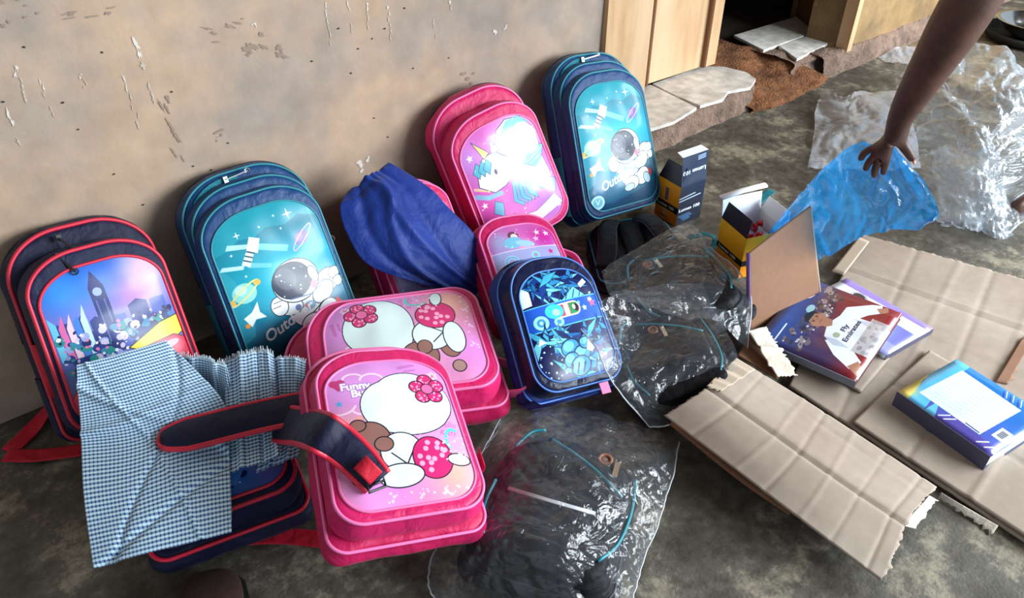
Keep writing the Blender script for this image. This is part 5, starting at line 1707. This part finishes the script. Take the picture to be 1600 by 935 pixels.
def art_box_yellow_b():
    c = Canvas(1.7, 200, (252, 150, 14))
    c.poly([(0, .5), (1, .5), (1, .74), (0, .74)], (14, 12, 16)); c.poly([(.5, .9), (.66, .9), (.66, 1.7), (.5, 1.7)], (206, 140, 60))
    return c


def lamp_box(label, near, left, right, h, arts, z0=.004):
    """near: front bottom corner; left/right: points that give the two visible faces' directions"""
    n = Vector(near); l = Vector(left) - n; r = Vector(right) - n
    l.z = r.z = 0
    wl = l.length; wr = r.length; l.normalize(); r = r - l * r.dot(l); r.normalize()
    t = thing('cardboard_box', label, 'box', (n.x, n.y, z0), (0, 0, math.atan2(r.y, r.x)))
    # local: x along the right face, y along the left face
    face('side_panel', (0, wl, 0), (0, 0, 0), (0, 0, h), (0, wl, h), arts[0], t)
    face('side_panel', (0, 0, 0), (wr, 0, 0), (wr, 0, h), (0, 0, h), arts[1], t)
    face('side_panel', (wr, 0, 0), (wr, wl, 0), (wr, wl, h), (wr, 0, h), WHITEC, t)
    face('side_panel', (wr, wl, 0), (0, wl, 0), (0, wl, h), (wr, wl, h), WHITEC, t)
    face('base_panel', (0, 0, 0), (wr, 0, 0), (wr, wl, 0), (0, wl, 0), BLACKC, t)
    return t, wl, wr, h


m1, m2, m3 = printed('box_front', art_box_front(), .4, .2, bump=.01), printed('box_side', art_box_side(), .35, .3, bump=.01), printed('box_lid', art_box_lid(), .35, .3, bump=.01)
b1, wl, wr, h = lamp_box('open black and orange lamp box standing beside the tall blue backpack', (0.9956, -0.4179, 0.0000), (1.0062, -0.3218, 0.0000), (1.0968, -0.4123, 0.0000), .135, (m1, m2))
face('lid_flap', (0, 0, h), (wr, 0, h), (wr + .004, .012, h + wl * .95), (.002, .012, h + wl * .95), m3, b1)
face('side_flap', (0, wl, h), (0, 0, h), (.02, .004, h + .055), (.02, wl - .012, h + .055), BLACKC, b1)
face('tuck_flap', (.002, .012, h + wl * .95), (wr + .004, .012, h + wl * .95), (wr, .04, h + wl * 1.0), (.006, .04, h + wl * 1.0), WHITEC, b1)
m4, m5 = printed('yellow_box_front', art_box_yellow(), .4, .2, bump=.01), printed('yellow_box_side', art_box_yellow_b(), .4, .2, bump=.01)
b2, wl, wr, h = lamp_box('open yellow and black box with red pieces inside, left of the brown flap', (0.9191, -0.7118, 0.0000), (0.9580, -0.5981, 0.0000), (1.0476, -0.6983, 0.0000), .13, (m4, m5))
face('side_flap', (0, wl, h), (0, 0, h), (.012, .004, h + .05), (.012, wl - .004, h + .05), BLACKC, b2)
face('lid_flap', (wr, wl, h), (0, wl, h), (.0, wl + .01, h + .055), (wr, wl + .01, h + .055), WHITEC, b2)
g = G().tube([(-.006, wl + .012, h + .058), (wr * .5, wl + .014, h + .066), (wr + .01, wl + .012, h + .070)], .011, 8, flat=.5)
g.obj('tuck_flap', WHITEC, b2)
face('side_flap', (wr, 0, h), (wr, wl, h), (wr + .012, wl - .01, h + .045), (wr + .012, .016, h + .045), WHITEC, b2)
RED_P = plain('red_plastic', (206, 18, 44), .3)
n0 = 0
rr = random.Random(5)
for k in range(11):
    x = wr * (.2 + .6 * rr.random()); yy = wl * (.15 + .7 * rr.random()); z = h - .040 + .012 * rr.random() + .006 * (k % 3)
    p = Matrix.Rotation(b2.rotation_euler.z, 3, 'Z') @ Vector((x, yy, z)) + b2.location
    o = thing('plastic_bead', 'small red plastic piece lying among others in the yellow box', 'plastic piece', tuple(p), (rr.uniform(0, 3), rr.uniform(0, 3), rr.uniform(0, 3)), 'red plastic pieces in the yellow box')
    if k == 0:
        g = G(); prof = [(0, 0), (.008, 0), (.0085, .004), (.007, .012), (.010, .0125), (.010, .016), (0, .017)]
        V = []; F = []
        for j, (r_, z_) in enumerate(prof):
            for q in range(10):
                V.append((r_ * math.cos(2 * PI * q / 10), r_ * math.sin(2 * PI * q / 10), z_))
        for j in range(len(prof) - 1):
            for q in range(10):
                F.append((j * 10 + q, j * 10 + (q + 1) % 10, j * 10 + 10 + (q + 1) % 10, j * 10 + 10 + q))
        cap_mesh = g.add(V, F).obj('bead_body', RED_P, o).data
    else:
        c_ = bpy.data.objects.new('bead_body', cap_mesh); C.objects.link(c_); c_.parent = o
# filling under the caps so they rest on something: a folded white paper
face('paper_insert', (.003, .003, h - .048), (wr - .003, .003, h - .048), (wr - .003, wl - .003, h - .048), (.003, wl - .003, h - .048), WHITEC, b2)

# ---- plastic heaps at the right and the blue bag
sheet('plastic_heap', 'large crumpled heap of clear plastic wrap on the floor at the right', 'plastic wrap',
      [[(2.8685, -0.0791, 0.0500), (2.8020, -0.2367, 0.2000), (2.7024, -0.4654, 0.2200), (2.8335, -0.6304, 0.1600), (3.2379, -0.8158, 0.0500)],
       [(2.4284, -0.3494, 0.0300), (2.2140, -0.5590, 0.2000), (2.2213, -0.7088, 0.2200), (2.3540, -0.8405, 0.1800), (2.7722, -1.0177, 0.0500)],
       [(2.0923, -0.5848, 0.0200), (1.9676, -0.7466, 0.1400), (1.9194, -0.8803, 0.1800), (2.0974, -0.9495, 0.1400), (2.3971, -1.0258, 0.0400)],
       [(1.8288, -0.7833, 0.0100), (1.7854, -0.8869, 0.0800), (1.7855, -0.9753, 0.1100), (1.9001, -1.0202, 0.0800), (2.0177, -1.0477, 0.0200)],
       [(1.6453, -0.9138, 0.0050), (1.6636, -0.9856, 0.0200), (1.6793, -1.0583, 0.0120), (1.6942, -1.0987, 0.0120), (1.7540, -1.1058, 0.0050)]], 190, 170, CLEAR_P, .060, 4.5, 13, minz=.002)
sheet('plastic_heap', 'smaller crumpled clear bag lying in front of the large heap', 'plastic wrap',
      [[(1.9838, -0.7035, 0.0600), (1.7730, -0.8607, 0.2000), (1.7805, -0.9580, 0.2400)],
       [(1.7846, -0.8141, 0.0500), (1.6709, -0.9327, 0.1600), (1.7218, -1.0241, 0.1800)],
       [(1.6739, -0.8944, 0.0200), (1.5970, -1.0074, 0.1000), (1.6982, -1.0914, 0.1000)],
       [(1.6266, -0.9349, 0.0060), (1.6417, -1.0249, 0.0200), (1.6906, -1.1095, 0.0120)]], 90, 90, CLEAR_P, .035, 7, 17, minz=.002)
sheet('plastic_sheet', 'milky plastic sheet on the floor behind the blue bag', 'plastic wrap',
      [[(2.2680, -0.1135, 0.0200), (2.2197, -0.2399, 0.0500), (2.3150, -0.2649, 0.0600), (2.4151, -0.3979, 0.0700)],
       [(2.0738, -0.2084, 0.0200), (2.0503, -0.3425, 0.0500), (2.1294, -0.3994, 0.0600), (2.2685, -0.4915, 0.0600)],
       [(1.9083, -0.3109, 0.0150), (1.9182, -0.4255, 0.0400), (1.9860, -0.5098, 0.0500), (2.1194, -0.5852, 0.0500)],
       [(1.6500, -0.4551, 0.0050), (1.7033, -0.5371, 0.0200), (1.7919, -0.6290, 0.0200), (1.9329, -0.7154, 0.0200)]], 70, 60, MILKY, .018, 8, 19, minz=.002)
sheet('plastic_sheet', 'small milky plastic scrap at the foot of the ochre wall', 'plastic wrap',
      [[(2.8601, -0.0335, 0.0100), (2.9581, -0.0862, 0.0500), (3.0236, -0.2013, 0.0600)], [(2.8258, -0.0951, 0.0050), (2.8610, -0.1782, 0.0200), (2.9264, -0.2892, 0.0300)]], 40, 24, MILKY, .015, 10, 23, minz=.002)
sheet('plastic_bag', 'thin bright blue plastic bag lifted by the hand', 'plastic bag',
      [[(1.0688, -0.7025, 0.1190), (1.0239, -0.8040, 0.3263), (0.9342, -0.9182, 0.4825), (0.9300, -0.9909, 0.5045), (0.9700, -1.0312, 0.4639)],
       [(1.0370, -0.7071, 0.0874), (1.0115, -0.8445, 0.2744), (0.9646, -0.9351, 0.3913), (0.9738, -1.0067, 0.4258), (1.0234, -1.0626, 0.4107)],
       [(1.0296, -0.7670, 0.0863), (1.0101, -0.8831, 0.2172), (0.9830, -0.9580, 0.3172), (1.0028, -1.0306, 0.3594), (1.0529, -1.0940, 0.3538)],
       [(1.0365, -0.8570, 0.1001), (1.0208, -0.9105, 0.1484), (0.9982, -0.9756, 0.2456), (1.0075, -1.0401, 0.2873), (1.0473, -1.0854, 0.3246)]], 130, 110, BLUEFILM, .050, 5, 29)

# ---- steel bowl on a blackened pot by the far end of the wall
def lathe(g, prof, n=32, c=(0, 0, 0)):
    V = []; F = []
    for (r_, z_) in prof:
        for q in range(n):
            V.append((c[0] + r_ * math.cos(2 * PI * q / n), c[1] + r_ * math.sin(2 * PI * q / n), c[2] + z_))
    for j in range(len(prof) - 1):
        for q in range(n):
            F.append((j * n + q, j * n + (q + 1) % n, (j + 1) * n + (q + 1) % n, (j + 1) * n + q))
    return g.add(V, F)


bp_ = (3.66, -.38, .0)
pot = thing('frying_pan', 'blackened shallow pan on the floor at the right end', 'pan', bp_)
lathe(G(), [(.0, .002), (.17, .002), (.20, .02), (.21, .05), (.215, .05), (.204, .016), (0, .008)]).obj('pan_body', plain('soot_black', (20, 18, 16), .7), pot)
bw = thing('steel_bowl', 'shiny steel bowl sitting in the blackened pan', 'bowl', (bp_[0], bp_[1], bp_[2] + .018))
lathe(G(), [(.0, .0), (.08, .0), (.13, .03), (.165, .075), (.18, .08), (.18, .083), (.162, .079), (.125, .034), (.078, .005), (0, .005)]).obj('bowl_body', plain('steel', (200, 204, 208), .16, metal=1.0), bw)

# ---- brown shoe at the bottom edge
sh = thing('shoe', 'dark brown suede shoe seen toe first at the bottom edge', 'shoe', (-0.5824, -0.6906, 0.0000), (0, 0, R(-25)), None, 1.15)
V = []; F = []; NN = 20
secs = [(0, .004, .006), (.006, .028, .030), (.025, .043, .044), (.06, .051, .052), (.10, .052, .058), (.14, .046, .068), (.19, .042, .085), (.235, .042, .095), (.265, .036, .092), (.28, .012, .08)]
for (y_, w_, h_) in secs:
    for k in range(NN):
        a = 2 * PI * k / NN
        V.append((w_ * math.copysign(abs(math.cos(a)) ** .8, math.cos(a)), -y_, .014 + h_ * .5 + h_ * .5 * math.copysign(abs(math.sin(a)) ** .8, math.sin(a))))
for j in range(len(secs) - 1):
    for k in range(NN):
        F.append((j * NN + k, j * NN + (k + 1) % NN, (j + 1) * NN + (k + 1) % NN, (j + 1) * NN + k))
F += [tuple(range(NN)), tuple((len(secs) - 1) * NN + k for k in range(NN))]
up = link('upper', V, F, fabric('brown_suede', (52, 32, 28), rough=.9, weave=500, bump=.4), sh)
md = up.modifiers.new('smooth', 'SUBSURF'); md.levels = md.render_levels = 2
V = []; F = []
for z_ in (0, .016):
    for (y_, w_, h_) in secs:
        V.append((w_ + .003, -y_ + .003, z_))
    for (y_, w_, h_) in reversed(secs):
        V.append((-w_ - .003, -y_ + .003, z_))
m_ = 2 * len(secs)
F = [tuple(range(m_)), tuple(range(2 * m_ - 1, m_ - 1, -1))] + [(k, (k + 1) % m_, m_ + (k + 1) % m_, m_ + k) for k in range(m_)]
link('sole', V, F, plain('black_rubber', (16, 14, 14), .7), sh, smooth=False)

# ---- the person reaching in from the right
SKIN = mottled('dark_skin', [(.3, (56, 31, 24)), (.5, (72, 42, 31)), (.75, (86, 52, 39))], 12, .5, .15, .002, scale2=40, spec=.45, fine=220)


def skinned(name, joints, bones, mat, parent=None, root=0, levels=2):
    me = bpy.data.meshes.new(name)
    me.from_pydata([j[:3] for j in joints], bones, [])
    o = bpy.data.objects.new(name, me); C.objects.link(o)
    if parent:
        o.parent = parent
    sk = o.modifiers.new('skin', 'SKIN'); sk.use_smooth_shade = True; sk.branch_smoothing = .4
    d = me.skin_vertices[0].data
    for i, j in enumerate(joints):
        r_ = j[3] if isinstance(j[3], tuple) else (j[3], j[3])
        d[i].radius = r_; d[i].use_root = (i == root)
    ss = o.modifiers.new('smooth', 'SUBSURF'); ss.levels = ss.render_levels = levels
    me.materials.append(mat)
    return o


J = []; Bn = []


def chain(pts, start=None):
    prev = start
    for p, r_ in pts:
        J.append((p[0], p[1], p[2], r_)); k = len(J) - 1
        if prev is not None:
            Bn.append((prev, k))
        prev = k
    return prev


HIP = (2.09, -1.19, .92)
hx, hy, hz = HIP
SH = (1.1271, -1.0447, 1.1815)
SHV = Vector(SH)
chest = (hx - .32, hy + .02, SH[2] + .02)
pel = chain([((hx, hy, hz), .15)])
sp = chain([((hx - .14, hy, hz + .10), .135), ((hx - .27, hy + .01, SH[2] + .04), .15)], pel)
nk = chain([((hx - .40, hy + .03, SH[2] + .10), .10), ((hx - .47, hy + .04, SH[2] + .12), .055), ((hx - .54, hy + .05, SH[2] + .10), .080), ((hx - .60, hy + .05, SH[2] + .04), .092), ((hx - .64, hy + .05, SH[2] - .03), .062)], sp)
# reaching arm
el = (0.9130, -1.0735, 0.8710); wr_ = (0.8952, -1.0115, 0.5869)
s1 = chain([(tuple(lerp((hx - .38, hy - .0, SH[2] + .06), SH, .6)), .085), (SH, .062), (lerp(SH, el, .5), .060), (el, .055), (lerp(el, wr_, .3), .053), (lerp(el, wr_, .65), .041), (wr_, (.030, .026))], sp + 0)
pm = chain([((0.8982, -1.0060, 0.5451), (.036, .020)), ((0.8964, -1.0026, 0.5222), (.034, .016))], s1)
for tips in ([(0.8853, -0.9797, 0.5112), (0.8859, -0.9652, 0.4933), (0.8937, -0.9590, 0.4730)], [(0.8926, -0.9870, 0.4934), (0.8941, -0.9778, 0.4708), (0.9030, -0.9728, 0.4502)], [(0.8979, -0.9979, 0.4867), (0.9012, -0.9936, 0.4607), (0.9123, -0.9928, 0.4377)], [(0.9002, -1.0116, 0.4913), (0.9096, -1.0090, 0.4687), (0.9209, -1.0060, 0.4481)]):
    chain([(tips[0], .0095), (tips[1], .0085), (tips[2], .0068)], pm)
chain([((0.9102, -1.0256, 0.5354), .014), ((0.9231, -1.0414, 0.5135), .0105), ((0.9345, -1.0530, 0.4947), .0085)], pm - 1)
# other arm resting on the thigh
o2 = (hx - .30, hy - .20, SH[2] + .02)
chain([((hx - .32, hy - .12, SH[2] + .04), .085), (o2, .06), ((hx - .22, hy - .30, SH[2] - .26), .046), ((hx - .16, hy - .22, hz - .28), .032), ((hx - .15, hy - .19, hz - .36), (.034, .018))], sp)
for sg in (-1, 1):
    yy = hy + sg * .11
    a_ = chain([((hx, yy, hz - .04), .105), ((hx - .10 if sg > 0 else hx + .02, yy, hz * .52), .062), ((hx - .02 if sg > 0 else hx + .06, yy, .28), .052), ((hx - .02 if sg > 0 else hx + .06, yy, .075), .036)], pel)
    chain([((hx - .16 if sg > 0 else hx - .04, yy + .01, .042), (.042, .030)), ((hx - .26 if sg > 0 else hx - .12, yy + .03, .028), (.042, .020))], a_)
person = thing('person', 'person with dark skin bending in from the right to lift the blue plastic bag', 'person', (hx, hy, 0))
body = skinned('body', [tuple(Vector(j[:3]) - Vector((hx, hy, 0))) + (j[3],) for j in J], Bn, SKIN, person, root=pel)
# shirt and shorts
sjt = [(0, 0, hz + .02, .158), (-.14, 0, hz + .11, .15), (-.27, .01, SH[2] + .05, .165), (-.40, .03, SH[2] + .10, .105)]
skinned('shirt', sjt, [(0, 1), (1, 2), (2, 3)], fabric('ochre_shirt', (150, 116, 66)), person)
skinned('shorts', [(0, 0, hz, .165), (0, .11, hz - .10, .125), (-.06, .11, hz * .58, .092), (0, -.11, hz - .10, .125), (.02, -.11, hz * .58, .092)], [(0, 1), (1, 2), (0, 3), (3, 4)], fabric('dark_shorts', (40, 42, 52)), person)
NAIL = plain('nail', (206, 150, 140), .35)
for a_, b_ in (((0.9227, -1.0574, 0.5002), (0.9247, -1.0609, 0.4950)),):
    G().tube([to_local(person, [a_])[0], to_local(person, [b_])[0]], .0065, 8, flat=.5).obj('thumb_nail', NAIL, person)
g = G(); hd = Vector((-.62, .05, SH[2] + .0))
for sg in (-1, 1):
    lathe(g, [(0, -.012), (.010, -.007), (.013, 0), (.010, .007), (0, .012)], 10, (hd.x - .075, hd.y + sg * .032, hd.z + .0))
g.obj('eyes', plain('eye_white', (200, 190, 180), .3), person)
hr = skinned('hair', [(-.53, .05, SH[2] + .115, .085), (-.60, .05, SH[2] + .07, .092)], [(0, 1)], fabric('black_hair', (14, 12, 12), weave=300, bump=.9), person)
